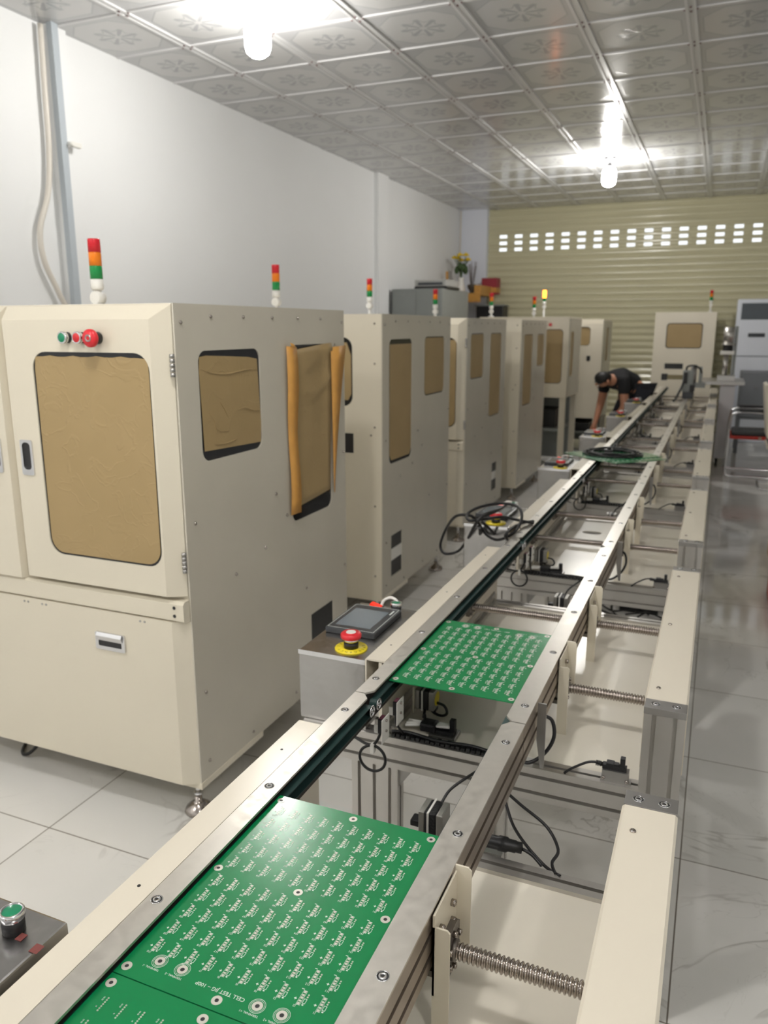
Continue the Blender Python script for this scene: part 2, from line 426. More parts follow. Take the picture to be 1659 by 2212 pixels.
# roller shutter: curved slats, three of them with daylight slots
mb = MB()
sp = 0.095; z0 = 2.667-sp/2-sp*27
def slat(x0, x1, za, zb, k0=0.0, k1=1.0):
    n = 5
    A = []
    for i in range(n+1):
        t = k0+(k1-k0)*i/n
        bulge = 0.016*math.sin(PI*min(max((t-.08)/.84, 0), 1))
        A.append((Y1R-bulge, za+(zb-za)*t))
    B = [(yy+.012, zz) for yy, zz in A[::-1]]
    mb.prism(A+B, 'x', x0, x1)
for k in range(-1, 36):
    za = z0+k*sp; zb = za+sp
    if zb < 0: continue
    if za > CEIL: break
    za = max(za, 0); zb = min(zb, CEIL)
    if k in (27, 28, 29):
        slat(-3.47, XR, za, zb, 0, .27); slat(-3.47, XR, za, zb, .77, 1)
        xs = -3.237; prev = -3.47
        while xs < XR-.1:
            slat(prev, xs-.058, za, zb, .27, .77); prev = xs+.058; xs += 0.2365
        slat(prev, XR, za, zb, .27, .77)
    else: slat(-3.47, XR, za, zb)
struct(mb.build('door_1', M['shutter']))

# wall conduits and clip
tag(MB().tube([(-3.86, 3.95, 3.24), (-3.86, 3.94, 2.9), (-3.86, 3.93, 2.55), (-3.86, 3.89, 2.3), (-3.86, 3.80, 2.08), (-3.86, 3.81, 1.9), (-3.86, 3.90, 1.72), (-3.86, 3.99, 1.5), (-3.86, 3.97, 0.9), (-3.86, 3.97, 0.3)], .017, 10).build('cable_conduit', M['conduit']), 'ivory flexible cable conduit bulging beside the grey strip on the left wall', 'conduit')
tag(MB().tube([(-3.86, 12.18, 3.24), (-3.86, 12.17, 2.6), (-3.85, 12.16, 2.2), (-3.86, 12.18, 1.7)], .014, 8).build('wall_pipe', M['conduit']), 'thin pale pipe running down the far corner above the wooden shelf', 'pipe')
tag(MB().box(-3.81, -3.775, 4.05, 4.12, 2.585, 2.615, .006).cyl((-3.81, 4.04, 2.6), (-3.77, 4.04, 2.6), .012, n=10).build('conduit_clip', M['white']), 'small white clip on the grey strip of the left wall', 'clip')

# ------------------------------------------------------------------ ceiling lamps
bn = M['bulb'].node_tree
def lamp(x, y, st, label):
    t = thing('ceiling_lamp', label, 'lamp', (x, y, CEIL), 0, 'bare bulbs on the ceiling')
    MB().lathe([(.0, 0), (.07, 0), (.07, -.01), (.03, -.02), (.022, -.03), (.022, -.05), (0.0, -.05)], (0, 0, 0), n=20).build('lamp_base', M['black'] if y > 6 else M['white'], t)
    MB().lathe([(.022, -.05), (.026, -.09), (.026, -.10), (.0, -.10)], (0, 0, 0), n=20).build('socket', M['black'] if y > 6 else M['white'], t)
    m = M['bulb'].copy(); b = m.node_tree.nodes['Principled BSDF']
    b.inputs['Emission Color'].default_value = BULB_COLOR+(1,); b.inputs['Emission Strength'].default_value = st
    L = .19
    MB().lathe([(.0, -.10), (.03, -.10), (.06, -.115), (.072, -.15), (.072, -.10-L*.7), (.062, -.10-L*.88), (.036, -.10-L*.98), (0, -.10-L)], (0, 0, 0), n=24).build('bulb', m, t)
    return t
lb = ['lit white bulb hanging from the ceiling near the left wall', 'lit white bulb hanging from the ceiling in front of the roller shutter',
      'unseen lit white bulb added on the ceiling above the near conveyor', 'lit white bulb on the ceiling behind the viewer, over the cabinets', 'unseen lit white bulb added on the ceiling behind the viewer, over the aisle']
for (x, y, st), l in zip(LAMPS, lb): lamp(x, y, st, l)

# ------------------------------------------------------------------ conveyor sections
ZR = 0.75
def countersunk(mb, x, y, z, r=.0085):
    mb.mi = 0; mb.lathe([(r, 0), (r, .0006), (r*.88, .0006), (r*.86, -.0), (r*.62, -.0), (r*.62, .0009), (r*.58, .0013), (r*.3, .0013), (r*.3, -.0), (0, -.0)], (x, y, z), n=16)
    mb.mi = 1; mb.cyl((x, y, z), (x, y, z+.0004), r*.86, n=16); mb.cyl((x, y, z+.0004), (x, y, z+.0011), r*.3, n=6)

def ballscrew(par, y, z=.65):
    prof = [(.0001, 0), (.011, 0)]
    xx = 0.0; n = int(.575/.0066)
    for i in range(n):
        x0 = .004+i*.0066
        prof += [(.0088, x0), (.0108, x0+.0012), (.0124, x0+.0026), (.0124, x0+.0044), (.0108, x0+.0056)]
    prof += [(.0088, .004+n*.0066), (0, .004+n*.0066)]
    o = MB().lathe(prof, (-.658, y, z), (1, 0, 0), n=14).build('ball_screw', M['steel'], par)
    mb = MB(); mb.box(-.662, -.648, y-.026, y+.026, z-.026, z+.026, .003)
    for dy in (-.018, .018):
        for dz in (-.018, .018): mb.cyl((-.648, y+dy, z+dz), (-.642, y+dy, z+dz), .0045, n=8)
    mb.build('bearing_block', M['alud'], o)
    return o

def bracket(par, y, z=.65):
    """bent cream channel bolted to the movable rail, carrying the screw nut"""
    x0 = -.286; t = .003
    mb = MB(); ya, yb = y-.052, y+.048; zt = .742
    mb.box(x0, x0+t, ya, yb, z-.035, zt)
    # near flange is longer and reaches lower
    mb.prism([(x0, z-.105), (x0+.022, z-.115), (x0+.024, z-.110), (x0+.024, zt-.022), (x0+.020, zt-.018), (x0, zt-.018)], 'y', ya, ya+t)
    mb.prism([(x0, z-.03), (x0+.020, z-.03), (x0+.024, z-.025), (x0+.024, zt+.004), (x0+.019, zt+.009), (x0, zt+.009)], 'y', yb-t, yb)
    o = mb.build('screw_bracket', M['cream'], par)
    for dy, dz in ((-.03, .062), (.02, .064), (.02, .035)):
        mb = MB(); p = (x0+t, y+dy, z+dz-.005)
        mb.lathe([(.0052, 0), (.0052, .006), (.0046, .0068), (.0028, .0068), (.0028, .003), (0, .003)], p, (1, 0, 0), n=12); mb.build('bracket_bolt', M['steel'], o)
    mb = MB(); mb.prism([(y-.030, z-.026), (y-.018, z-.034), (y+.018, z-.034), (y+.030, z-.026), (y+.030, z+.026), (y+.018, z+.034), (y-.018, z+.034), (y-.030, z+.026)], 'x', x0+t, x0+.013)
    mb.lathe([(.015, 0), (.015, .006), (.0125, .007)], (x0+.013, y, z), (1, 0, 0), n=20)
    mb.build('screw_nut', M['alud'], o)
    for k in range(6):
        a = PI/6+PI/3*k
        MB().lathe([(.0045, 0), (.0045, .005), (.004, .0058), (.0024, .0058), (.0024, .003), (0, .003)], (x0+.013, y+.0245*math.cos(a), z+.0255*math.sin(a)), (1, 0, 0), n=10).build('nut_bolt', M['steel'], o)
    return o

def stepper(par, x, y, z, label_disc=False, plate=True, s=.042, axis=1):
    mb = MB(); h = s/2
    mb.mi = 1; mb.box(x, x+.012*axis, y-h, y+h, z-h, z+h, .002); mb.mi = 0; mb.box(x+.012*axis, x+.036*axis, y-h, y+h, z-h, z+h, .003); mb.mi = 1; mb.box(x+.036*axis, x+.05*axis, y-h, y+h, z-h, z+h, .003)
    mb.mi = 0; mb.box(x+.036*axis, x+.05*axis, y-.01, y+.01, z-h-.007, z-h)
    o = mb.build('stepper_motor', [M['motor'], M['motorc']], par)
    if label_disc:
        mb = MB(); mb.cyl((x+.05*axis, y, z), (x+.0506*axis, y, z), .018, n=24); mb.build('round_sticker', M['yellow'], o)['label'] = 'round yellow warning sticker'
    if plate: MB().box(x-.004*axis, x, y-.03, y+.03, z-.035, z+.034, .001).build('mounting_plate', M['cream'], o)
    MB().box(x+.018*axis, x+.022*axis, y-h-.002, y+h+.002, z-h-.002, z+h+.002).build('cable_tie', M['white'], o)
    return o

def photo_sensor(par, x, y, z):
    mb = MB(); mb.mi = 0; mb.box(x, x+.012, y-.011, y+.011, z-.017, z+.017, .0015); mb.mi = 1; mb.box(x+.002, x+.010, y-.009, y+.009, z+.0165, z+.0185)
    o = mb.build('photo_sensor', [M['black'], M['violet']], par)
    mb = MB(); mb.box(x+.0125, x+.0145, y-.02, y+.02, z-.036, z+.02, .0008); mb.box(x-.02, x+.0145, y+.016, y+.018, z-.032, z-.012)
    b = mb.build('sensor_bracket', M['white'], o)
    for dz in (-.012, .012): MB().lathe([(.003, 0), (.003, .003), (.0015, .0035), (0, .0035)], (x+.0145, y, z+dz), (1, 0, 0), n=10).build('bracket_bolt', M['steel'], o)
    return o

def slot_sensor(par, x, y, z):
    mb = MB(); mb.prism([(x-.03, z), (x-.03, z+.003), (x-.027, z+.003), (x-.027, z+.026), (x+.027, z+.026), (x+.027, z+.003), (x+.032, z+.003), (x+.032, z)], 'y', y-.012, y+.012)
    b = mb.build('sensor_bracket', M['zinc'], par)
    for dx in (-.024, .024):
        MB().lathe([(.004, 0), (.004, .003), (.002, .004), (0, .004)], (x+dx, y-.012, z+.009), (0, -1, 0), n=10).build('bracket_bolt', M['steel'], b)
    mb = MB(); mb.box(x-.028, x+.022, y-.008, y+.008, z+.026, z+.036, .0015); mb.box(x-.02, x-.004, y-.009, y+.009, z+.036, z+.041, .001); mb.box(x+.008, x+.018, y-.007, y+.007, z+.036, z+.056, .001)
    mb.box(x-.004, x+.006, y-.006, y+.006, z+.036, z+.040)
    MBo = mb.build('slot_sensor', M['black'], b)
    mb = MB(); mb.cyl((x-.028, y, z+.032), (x-.042, y, z+.034), .005, .004, n=10)
    for k in range(4): mb.cyl((x-.031-.003*k, y, z+.0325), (x-.0325-.003*k, y, z+.0325), .0062, n=10)
    mb.tube([(x-.042, y, z+.034), (x-.06, y-.004, z+.031), (x-.09, y-.012, z+.014), (x-.105, y-.016, z+.001)], .0028, 8)
    mb.build('sensor_cable', M['rubber'], b)
    return b

def make_module(L, spos, label, mats_done=None):
    t = thing('conveyor_section', label, 'conveyor', (0, 0, 0), 0, 'cream and aluminium conveyor sections in one line')
    # legs
    for xx, w_ in ((-.08, .08), (-.74, .08)):
        for yy in (0, L-.04):
            zt = ZR-.014 if xx > -.1 else .48
            mb = MB(); mb.prism(slot_profile(xx, xx+w_, yy, yy+.04, 2, 1), 'z', .03, zt); lg = mb.build('leg', M['alu'], t)
            MB().lathe([(.022, 0), (.022, .006), (.012, .012), (.006, .014), (.006, .04), (0, .04)], (xx+w_/2, yy+.02, 0), n=16).build('levelling_foot', M['black'], lg)
    mb = MB(); mb.prism(slot_profile(-.66, -.62, 0, .04, 1, 1), 'z', .03, .48); mb.build('leg', M['alu'], t)
    mb = MB(); mb.prism(slot_profile(-.40, -.36, 0, .04, 1, 1), 'z', .03, .48); mb.build('leg', M['alu'], t)
    # cross beams
    for yy in (0, L-.04):
        mb = MB(); mb.prism(slot_profile(yy, yy+.04, .48, .56, 1, 2), 'x', -.87, -.08); mb.build('cross_beam', M['alu'], t)
    mb = MB(); mb.prism([(.04, .43), (.075, .48), (.04, .48)], 'y', .008, .032, Matrix.Translation((-.66, 0, 0))); mb.build('corner_bracket', M['zinc'], t)
    # lengthwise side profiles carrying the covers
    for xx in (-.70, -.08):
        mb = MB(); mb.prism(slot_profile(xx+.004, xx+.044, .56, .60, 1, 1), 'y', .04, L-.04); mb.build('side_beam', M['alu'], t)
    # base tray: folded sheet with oval cable hole
    mb = MB()
    holed(mb, [(-.655, .04), (-.08, .04), (-.08, L-.04), (-.655, L-.04)], [[(-.49+.045*math.cos(a*PI/12), .78+.03*math.sin(a*PI/12)) for a in range(24)]], lambda u, v, d: (u, v, d), .552, .548)
    mb.build('base_tray', M['tray'], t)
    mb = MB(); mb.box(-.655, -.645, .04, L-.04, .552, .566); mb.build('tray_edge', M['alu'], t)
    # covers
    mb = MB(); mb.prism([(-.703, .60), (-.703, ZR-.003), (-.700, ZR), (-.652, ZR), (-.652, ZR-.004), (-.699, ZR-.004), (-.699, .60)], 'y', 0, L); lc = mb.build('left_cover', M['cream2'], t)
    for yy in (.095, L*.5, L-.11): MB().cyl((-.676, yy, ZR), (-.676, yy, ZR+.0004), .0026, n=10).build('screw_hole', M['black'], lc)
    MB().box(-.668, -.660, .0, L, .553, ZR-.006).build('inner_side_panel', M['cream2'], t)
    mb = MB(); mb.prism([(-.083, .59), (-.083, ZR-.004), (-.079, ZR), (-.002, ZR), (.002, ZR-.004), (.002, .59), (-.002, .59), (-.002, ZR-.004), (-.079, ZR-.004), (-.079, .59)], 'y', .042, L-.042); rc = mb.build('right_cover', M['cream2'], t)
    for yy in (.1, .5, L-.11):
        mb = MB(); mb.lathe([(.005, 0), (.005, .0015), (.0035, .003), (0, .003)], (-.06, yy, ZR), n=12); mb.build('cover_screw', M['steel'], rc)
    # end caps with two countersunk bolts
    for yy in (0, L-.04):
        c = MB().box(-.081, .001, yy-.001, yy+.041, ZR-.014, ZR+.001, .001).build('end_cap', M['zinc'], t)
        for xx in (-.06, -.02):
            mb = MB(); countersunk(mb, xx, yy+.02, ZR+.001, .0095); mb.build('cap_bolt', [M['chrome'], M['black']], c)
    # fixed rail along the left cover, movable rail in the middle
    ya, yb = -.163, L+.154
    def rail(x0, x1, inner_right, name):
        ch = .018; k = .014
        if inner_right: pts = [(x0, ya), (x1-k, ya), (x1, ya+ch), (x1, yb-ch), (x1-k, yb), (x0, yb)]
        else: pts = [(x0+k, ya), (x1, ya), (x1, yb), (x0+k, yb), (x0, yb-ch), (x0, ya+ch)]
        mb = MB(); mb.prism(pts, 'z', ZR-.004, ZR)
        r = mb.build(name, M['rail'], t)
        for yy in spos:
            mb = MB(); countersunk(mb, (x0+x1)/2-.003*(1 if inner_right else -1), yy, ZR, .0085); mb.build('rail_screw', [M['chrome'], M['black']], r)
        return r
    fr = rail(-.651, -.615, True, 'fixed_rail')
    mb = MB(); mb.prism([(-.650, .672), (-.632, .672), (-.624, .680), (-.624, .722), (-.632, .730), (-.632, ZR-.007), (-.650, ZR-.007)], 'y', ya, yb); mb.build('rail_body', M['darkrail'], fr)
    mb = MB(); mb.box(-.624, -.610, ya+.02, yb-.02, .706, .711); mb.build('belt_support', M['chrome'], fr)
    def belt(x0, x1, par):
        zc, r = .7215, .0115; out = []; n = 10
        for i in range(n+1): a = PI/2+PI*i/n; out.append((ya+.016+r*math.cos(a), zc+r*math.sin(a)))
        for i in range(n+1): a = -PI/2+PI*i/n; out.append((yb-.016+r*math.cos(a), zc+r*math.sin(a)))
        inn = []
        ri = r-.0022
        for i in range(n+1): a = PI/2+PI*i/n; inn.append((ya+.016+ri*math.cos(a), zc+ri*math.sin(a)))
        for i in range(n+1): a = -PI/2+PI*i/n; inn.append((yb-.016+ri*math.cos(a), zc+ri*math.sin(a)))
        mb = MB(); N = len(out)
        V = [[mb.bm.verts.new((xx, p[0], p[1])) for p in lst] for xx in (x0, x1) for lst in (out, inn)]
        for i in range(N):
            j = (i+1) % N
            mb._f([V[0][i], V[0][j], V[2][j], V[2][i]]); mb._f([V[1][i], V[1][j], V[3][j], V[3][i]])
            mb._f([V[0][i], V[0][j], V[1][j], V[1][i]]); mb._f([V[2][i], V[2][j], V[3][j], V[3][i]])
        mb.build('drive_belt', M['belt'], par)
        for yy in (ya+.016, yb-.016):
            mb = MB(); mb.mi = 0; mb.lathe([(0, -.001), (.0085, -.001), (.009, 0), (.009, x1-x0), (.0115, x1-x0), (.0125, x1-x0+.001), (.0125, x1-x0+.003), (.0095, x1-x0+.003), (.009, x1-x0+.001), (.0045, x1-x0+.001), (.004, x1-x0+.003), (0, x1-x0+.003)], (x0, yy, zc), (1, 0, 0), n=20)
            mb.mi = 1; mb.cyl((x1+.001, yy, zc), (x1+.0014, yy, zc), .0075, n=20)
            mb.build('belt_pulley', [M['chrome'], M['black']], par)
    belt(-.622, -.606, fr)
    mr = rail(-.329, -.287, False, 'movable_rail')
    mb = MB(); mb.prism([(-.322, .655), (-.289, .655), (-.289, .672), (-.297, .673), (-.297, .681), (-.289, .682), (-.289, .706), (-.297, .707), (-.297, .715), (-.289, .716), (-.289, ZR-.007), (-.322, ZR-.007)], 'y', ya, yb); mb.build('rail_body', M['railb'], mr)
    mb = MB(); mb.box(-.334, -.322, ya+.02, yb-.02, .700, .705); mb.build('belt_support', M['chrome'], mr)
    belt(-.337, -.324, mr)
    # screws and their brackets
    for yy in (L*.228, L*.665):
        ballscrew(t, yy); bracket(t, yy)
    mb = MB()
    for yy in (L*.228, L*.665): mb.prism(slot_profile(yy-.02, yy+.02, .612, .640, 1, 1), 'x', -.33, -.275); 
    mb.build('nut_block', M['alud'], t)
    # motors, sensors and wiring
    stepper(t, -.625, .150, .603, True, True, .05)
    s2 = stepper(t, -.468, L+.075, .552, False, False, .05)
    mb = MB(); mb.tube([(-.44, L+.10, .565), (-.43, L+.13, .585), (-.40, L+.15, .61), (-.36, L+.14, .65), (-.33, L+.13, .68)], .003, 8); mb.box(-.49, -.468, L+.062, L+.088, .532, .545, .003); mb.build('motor_cable', M['rubber'], s2)
    MB().box(-.418, -.30, L+.05, L+.10, .52, .526).build('mounting_plate', M['zinc'], s2)
    photo_sensor(t, -.608, -.135, .668); photo_sensor(t, -.606, -.055, .672)
    mb = MB(); R_ = .030
    mb.tube([(-.604, -.135, .655), (-.612, -.136, .632), (-.622, -.138, .616)], .0032, 8)
    mb.tube([(-.622+R_*math.sin(a*2*PI/12)*1.0, -.140-.004*a/12, .587+R_*math.cos(a*2*PI/12)) for a in range(12)], .0032, 8, closed=True)
    mb.tube([(-.622, -.138, .616), (-.645, -.13, .612), (-.68, -.11, .610)], .0032, 8)
    mb.build('sensor_cable', M['rubber'], t)
    MB().box(-.626, -.618, -.146, -.132, .600, .621).build('cable_tie', M['white'], t)
    mb = MB()
    mb.tube([(-.600, .135, .585), (-.597, .12, .575), (-.592, .10, .573), (-.585, .09, .585), (-.57, .05, .575)], .0035, 8)
    mb.tube([(-.60, .155, .575), (-.58, .15, .562), (-.558, .145, .562), (-.545, .14, .575), (-.555, .145, .59), (-.578, .15, .592)], .0035, 8)
    mb.tube([(-.602, -.055, .655), (-.604, -.05, .63), (-.608, -.02, .60), (-.61, .012, .57)], .003, 8)
    mb.build('motor_cable', M['rubber'], t)
    # black cable chain with terminals on the near cross beam
    mb = MB()
    for i in range(20):
        x0 = -.638+i*.0122; mb.box(x0, x0+.0095, .004, .024, .560, .568+.002*(i % 2), .0015)
    mb.tube([(-.64, .014, .569), (-.60, .02, .571), (-.52, .01, .571), (-.45, .018, .571), (-.40, .012, .570)], .004, 8)
    mb.build('cable_chain', M['black'], t)
    mb = MB(); mb.mi = 0; mb.box(-.585, -.545, .05, .085, .562, .584, .006); mb.box(-.545, -.50, .052, .082, .562, .572, .003)
    mb.mi = 1
    for i in range(4):
        mb.tube([(-.62, .05+.008*i, .572+.002*(i % 2)), (-.585, .058+.005*i, .575)], .0036, 8, 1); mb.tube([(-.548, .06+.006*i, .578), (-.512, .055+.009*i, .585-.003*i)], .0036, 8, 1)
    mb.build('terminal_bundle', [M['black'], M['white']], t)
    mb = MB(); mb.box(-.56, -.495, .045, .095, .552, .562, .001); tb = mb.build('bundle_plate', M['zinc'], t)
    MB().box(-.513, -.500, .06, .075, .562, .60, .001).build('slot_sensor', M['black'], tb)
    slot_sensor(t, -.128, -.0+.02, .56)
    # hanging stop bar and the cable behind it
    mb = MB(); mb.prism([(-.289, .735), (-.286, .735), (-.286, .70), (-.276, .69), (-.264, .69), (-.264, .735), (-.260, .735), (-.260, .60), (-.289, .60)][:0] or [(-.286, .742), (-.268, .742), (-.268, .595), (-.276, .595), (-.286, .66)], 'y', -.052, -.048); mb.build('stop_bar', M['zinc'], t)
    mb = MB(); mb.tube([(-.285, -.02, .70), (-.262, -.015, .69), (-.255, -.02, .655), (-.27, -.03, .62), (-.30, -.04, .595), (-.33, -.03, .59)], .004, 8); mb.build('stop_cable', M['rubber'], t)
    return t

yA, yB = .23, 1.55
modA = make_module(1.0, [.196, .488, .780, 1.073], 'nearest conveyor section, carrying the board printed CELL TEST JIG')
modA.location = (0, yA, 0)
modB = make_module(1.045, [-.09, .203, .495, .789, 1.082], 'second conveyor section from the front, carrying the board beside the control panel')
modB.location = (0, yB, 0)
YS = [2.915, 4.29, 5.70, 7.12, 8.52, 9.90]
ordn = ['third conveyor section, beside the tangled black cable', 'fourth conveyor section, under the fanned green boards', 'fifth conveyor section, just beyond the fanned green boards',
        'sixth conveyor section from the front', 'seventh conveyor section, beside the bending person', 'last conveyor section, in front of the far cabinet']
mods = []
for y, l in zip(YS, ordn):
    m_ = dup(modB, (0, y, 0), l); mods.append(m_)

for a_, b_ in zip(mods, YS[1:]+[11.29]): a_.scale = (1, min(1.03, (b_-a_.location.y-.004)/1.362), 1)

# ------------------------------------------------------------------ circuit boards
BW, BL, BZ = .282, .400, .737
def rect(mb, x0, x1, y0, y1, z): mb.box(x0, x1, y0, y1, z, z+.00018)
def frame2(mb, x0, x1, y0, y1, z, t=.00045):
    rect(mb, x0, x1, y0, y0+t, z); rect(mb, x0, x1, y1-t, y1, z); rect(mb, x0, x0+t, y0, y1, z); rect(mb, x1-t, x1, y0, y1, z)
def ring(mb, x, y, r0, r1, z, n=28):
    mb.lathe([(r1, 0), (r1, .0003), (r0, .0003), (r0, 0)], (x, y, z), n=n, smooth=False, caps=False)
def board(label, front=True, loc=(0, 0, 0), rz=0.0, group='green test boards on the conveyor'):
    t = thing('circuit_board', label, 'circuit board', loc, rz, group)
    th = .0024
    mb = MB(); mb.box(-BW/2, BW/2, -BL/2, BL/2, 0, th, .0004); mb.build('board', M['pcb'], t)
    top = th+.00002
    for x in (-.131, 0, .131):
        for y in (-.187, .007, .187):
            mb = MB(); mb.mi = 0; ring(mb, x, y, .0026, .0066, top); mb.mi = 1; mb.cyl((x, y, top), (x, y, top+.0002), .0026, n=16); mb.build('mounting_hole', [M['tin'], M['black']], t)
    R180 = Matrix.Rotation(PI, 4, 'Z')
    mb = MB(); tp = MB()
    if front:
        for x, s_ in ((-.098, '-1'), (-.0645, '-2'), (.0477, '+1'), (.08, '+2')):
            y = -.1655 if x < 0 else -.1755
            q = MB(); q.mi = 0; ring(q, x, y, .0028, .0066, top); q.mi = 1; q.cyl((x, y, top), (x, y, top+.0002), .0028, n=16); q.build('terminal_pad', [M['tin'], M['black']], t)
            ring(mb, x, y, .0096, .0100, top); ring(mb, x, y, .0080, .0083, top)
            add_text(mb, 'TERMINAL '+s_, .0042, Matrix.Translation((x-.004, y-.0125, top+.0001)) @ R180)
        add_text(mb, 'CELL TEST JIG \u2013 100P', .0074, Matrix.Translation((-.004, -.1745, top+.0001)) @ R180)
        ys = [-.1465+.0325*k for k in range(5)]+[.026+.0333*k for k in range(5)]
        for j, y in enumerate(ys):
            for i in range(10):
                x = -.118+.0259*i
                num = 10*j+(10-i)
                add_text(mb, 'J%d' % num, .0046, Matrix.Translation((x-.003, y-.0115, top+.0001)) @ R180)
                # pads in a string along the board
                for k in range(5):
                    yy = y-.0085+k*.0042
                    rect(tp, x-.0016, x+.0016, yy, yy+.0023 if k % 2 else yy+.003, top)
                frame2(mb, x-.0025, x+.0025, y-.0092, y+.0118, top, .0003)
                frame2(mb, x+.0036, x+.0074, y-.0055, y+.0015, top, .0005)
                for k in range(2): ring(tp, x+.0062, y+.0042+.0032*k, .0004, .0011, top, 10)
                rect(mb, x+.0044, x+.0066, y-.0082, y-.0066, top)
                # plus and minus marks
                px_, py_ = x-.0065, y-.002
                rect(mb, px_-.0017, px_+.0017, py_-.0004, py_+.0004, top); rect(mb, px_-.0004, px_+.0004, py_-.0017, py_+.0017, top)
                rect(mb, x-.0058, x-.0024, y+.0128, y+.0136, top)
    else:
        ys = [-.1465+.0325*k for k in range(5)]+[.026+.0333*k for k in range(5)]
        for y in ys:
            for i in range(10):
                x = -.118+.0259*i
                for k in range(7): ring(tp, x, y-.009+.003*k, .0004, .0011, top, 10)
                for k in range(2): frame2(mb, x-.006, x-.0045, y+.004+.003*k, y+.006+.003*k, top, .0003)
                frame2(mb, x-.006, x-.0045, y-.006, y-.0045, top, .0003)
    mb.build('silkscreen', M['silk'], t); tp.build('solder_pattern', M['tin'], t)
    return t
b1 = board('green circuit board printed CELL TEST JIG - 100P, nearest whole board on the rails', True, (-.4735, .808, BZ))
b2 = dup(b1, (-.4735, 1.685, BZ), 'green circuit board on the rails beside the control panel with touch screen', PI)
b0 = board('green board with rows of bare solder holes, cut by the lower picture edge', False, (-.4735, .4065, BZ))
# trim of the boards is seen from above only where the rails leave them free
for i, (x, y, z, a, l) in enumerate([(-.52, 4.82, .7515, .78, 'lower green board of the two laid crosswise over the conveyor rails'), (-.55, 4.84, .7545, -.75, 'upper green board of the two laid crosswise over the conveyor rails')]):
    dup(b1, (x, y, z), l, a, ('silkscreen', 'terminal_pad')).scale = (1.3, 1.1, 1)
t = thing('cable_coil', 'coil of black cable lying on the crossed green boards', 'cable', (-.55, 4.84, .7575))
mb = MB()
for k in range(5):
    R_ = .15-.012*k
    mb.tube([(R_*math.cos(a*PI/8+k)*1.15, R_*math.sin(a*PI/8+k), .006+.007*(k % 3)+.003*math.sin(a*1.7+k)) for a in range(16)], .0055, 8, 3, closed=True)
mb.build('coil', M['rubber'], t)
MB().box(-.05, .0, -.02, .03, .0, .03, .005).cyl((-.02, 0, .03), (-.02, 0, .045), .012).build('plug', M['black'], t)
tag(MB().box(-.06, .04, -.03, .03, 0, .012, .002).box(-.03, .05, -.02, .02, .012, .022, .002).box(.03, .08, -.015, .015, 0, .016, .002).build('metal_fixture', M['zinc'], None, (-.57, 4.98, .7575), .4), 'small pale metal fixture lying on the crossed green boards', 'fixture')

# ------------------------------------------------------------------ control panels on the left of the line
def control_box(label):
    t = thing('control_panel', label, 'control panel', (0, 0, .56), 0, 'stainless control panels along the conveyor')
    # local: x -.175..0, y 0...36, z 0...18
    mb = MB(); mb.box(-.178, 0, 0, .365, 0, .178, .003); mb.build('housing', M['stain'], t)
    mb = MB(); mb.box(-.1795, .0, -.002, .001, .168, .1795, .001); mb.build('folded_edge', M['chrome'], t)
    ts = MB().box(-.170, -.032, .125, .312, .178, .194, .004).build('touch_screen', M['bezel'], t)
    mb = MB(); frame2(mb, -.165, -.037, .130, .307, .1941, .0012); mb.build('bezel_line', M['silk'], ts)
    MB().box(-.153, -.055, .150, .278, .194, .1944).build('display', M['screen'], ts)
    mb = MB(); mb.box(-.049, -.045, .262, .292, .1942, .1946); mb.build('maker_mark', M['silk'], ts)
    es = MB().lathe([(.0, 0), (.040, 0), (.040, .003), (0, .003)], (-.063, .055, .178), n=36).build('emergency_stop', M['yellow'], t)
    MB().cyl((-.063, .055, .181), (-.063, .055, .196), .018, n=24).build('collar', M['black'], es)
    MB().cyl((-.063, .055, .196), (-.063, .055, .206), .0175, .0185, n=24).build('neck_ring', M['chrome'], es)
    mb = MB(); mb.mi = 0; mb.lathe([(.0, 0), (.024, 0), (.0255, .003), (.0255, .010), (.022, .0135), (0, .0145)], (-.063, .055, .206), n=28)
    mb.mi = 1; mb.cyl((-.063, .055, .2195), (-.063, .055, .2212), .012, n=24); mb.build('stop_button', [M['redcap'], M['white']], es)
    mb = MB()
    for word, a0, a1 in (('EMERGENCY', 40, -130), ('STOP', 190, 120)):
        for i, c in enumerate(word):
            a = math.radians(a0+(a1-a0)*i/(len(word)-1))
            add_text(mb, c, .010, Matrix.Translation((-.063+.031*math.cos(a), .055+.031*math.sin(a), .1812)) @ Matrix.Rotation(a-PI/2, 4, 'Z'))
    mb.build('legend', M['graphite'], es)
    rs = MB().box(-.135, -.098, .318, .345, .178, .184, .001).build('rocker_switch', M['black'], t)
    MB().prism([(-.131, .184), (-.102, .184), (-.102, .187), (-.131, .195)], 'y', .321, .342).build('rocker', M['redlit'], rs)
    pb = MB().cyl((-.055, .328, .178), (-.055, .328, .198), .0145, n=24).build('push_button', M['black'], t)
    MB().lathe([(.0148, 0), (.0158, .001), (.0158, .010), (.0145, .0115), (.0125, .0115), (.0125, .009)], (-.055, .328, .196), n=28).build('button_ring', M['chrome'], pb)
    MB().lathe([(.0126, 0), (.0126, .0095), (.011, .0105), (0, .0105)], (-.055, .328, .196), n=28).build('button_face', M['green'], pb)
    MB().tube([(-.118, .364, .160), (-.114, .378, .186), (-.092, .384, .197), (-.07, .378, .186), (-.066, .364, .160)], .0045, 10).build('flexible_conduit', M['white'], t)
    return t
cb = control_box('stainless control panel with grey touch screen and yellow-ringed red stop button, beside the second board')
cb.location = (-.706, 1.56, .56)
labs = ['stainless control panel under the tangle of black cable', 'stainless control panel left of the crossed green boards', 'control panel with yellow-ringed stop button beyond the crossed green boards',
        'third control panel from the far end of the line', 'control panel next to last at the far end', 'farthest control panel, in front of the bending person']
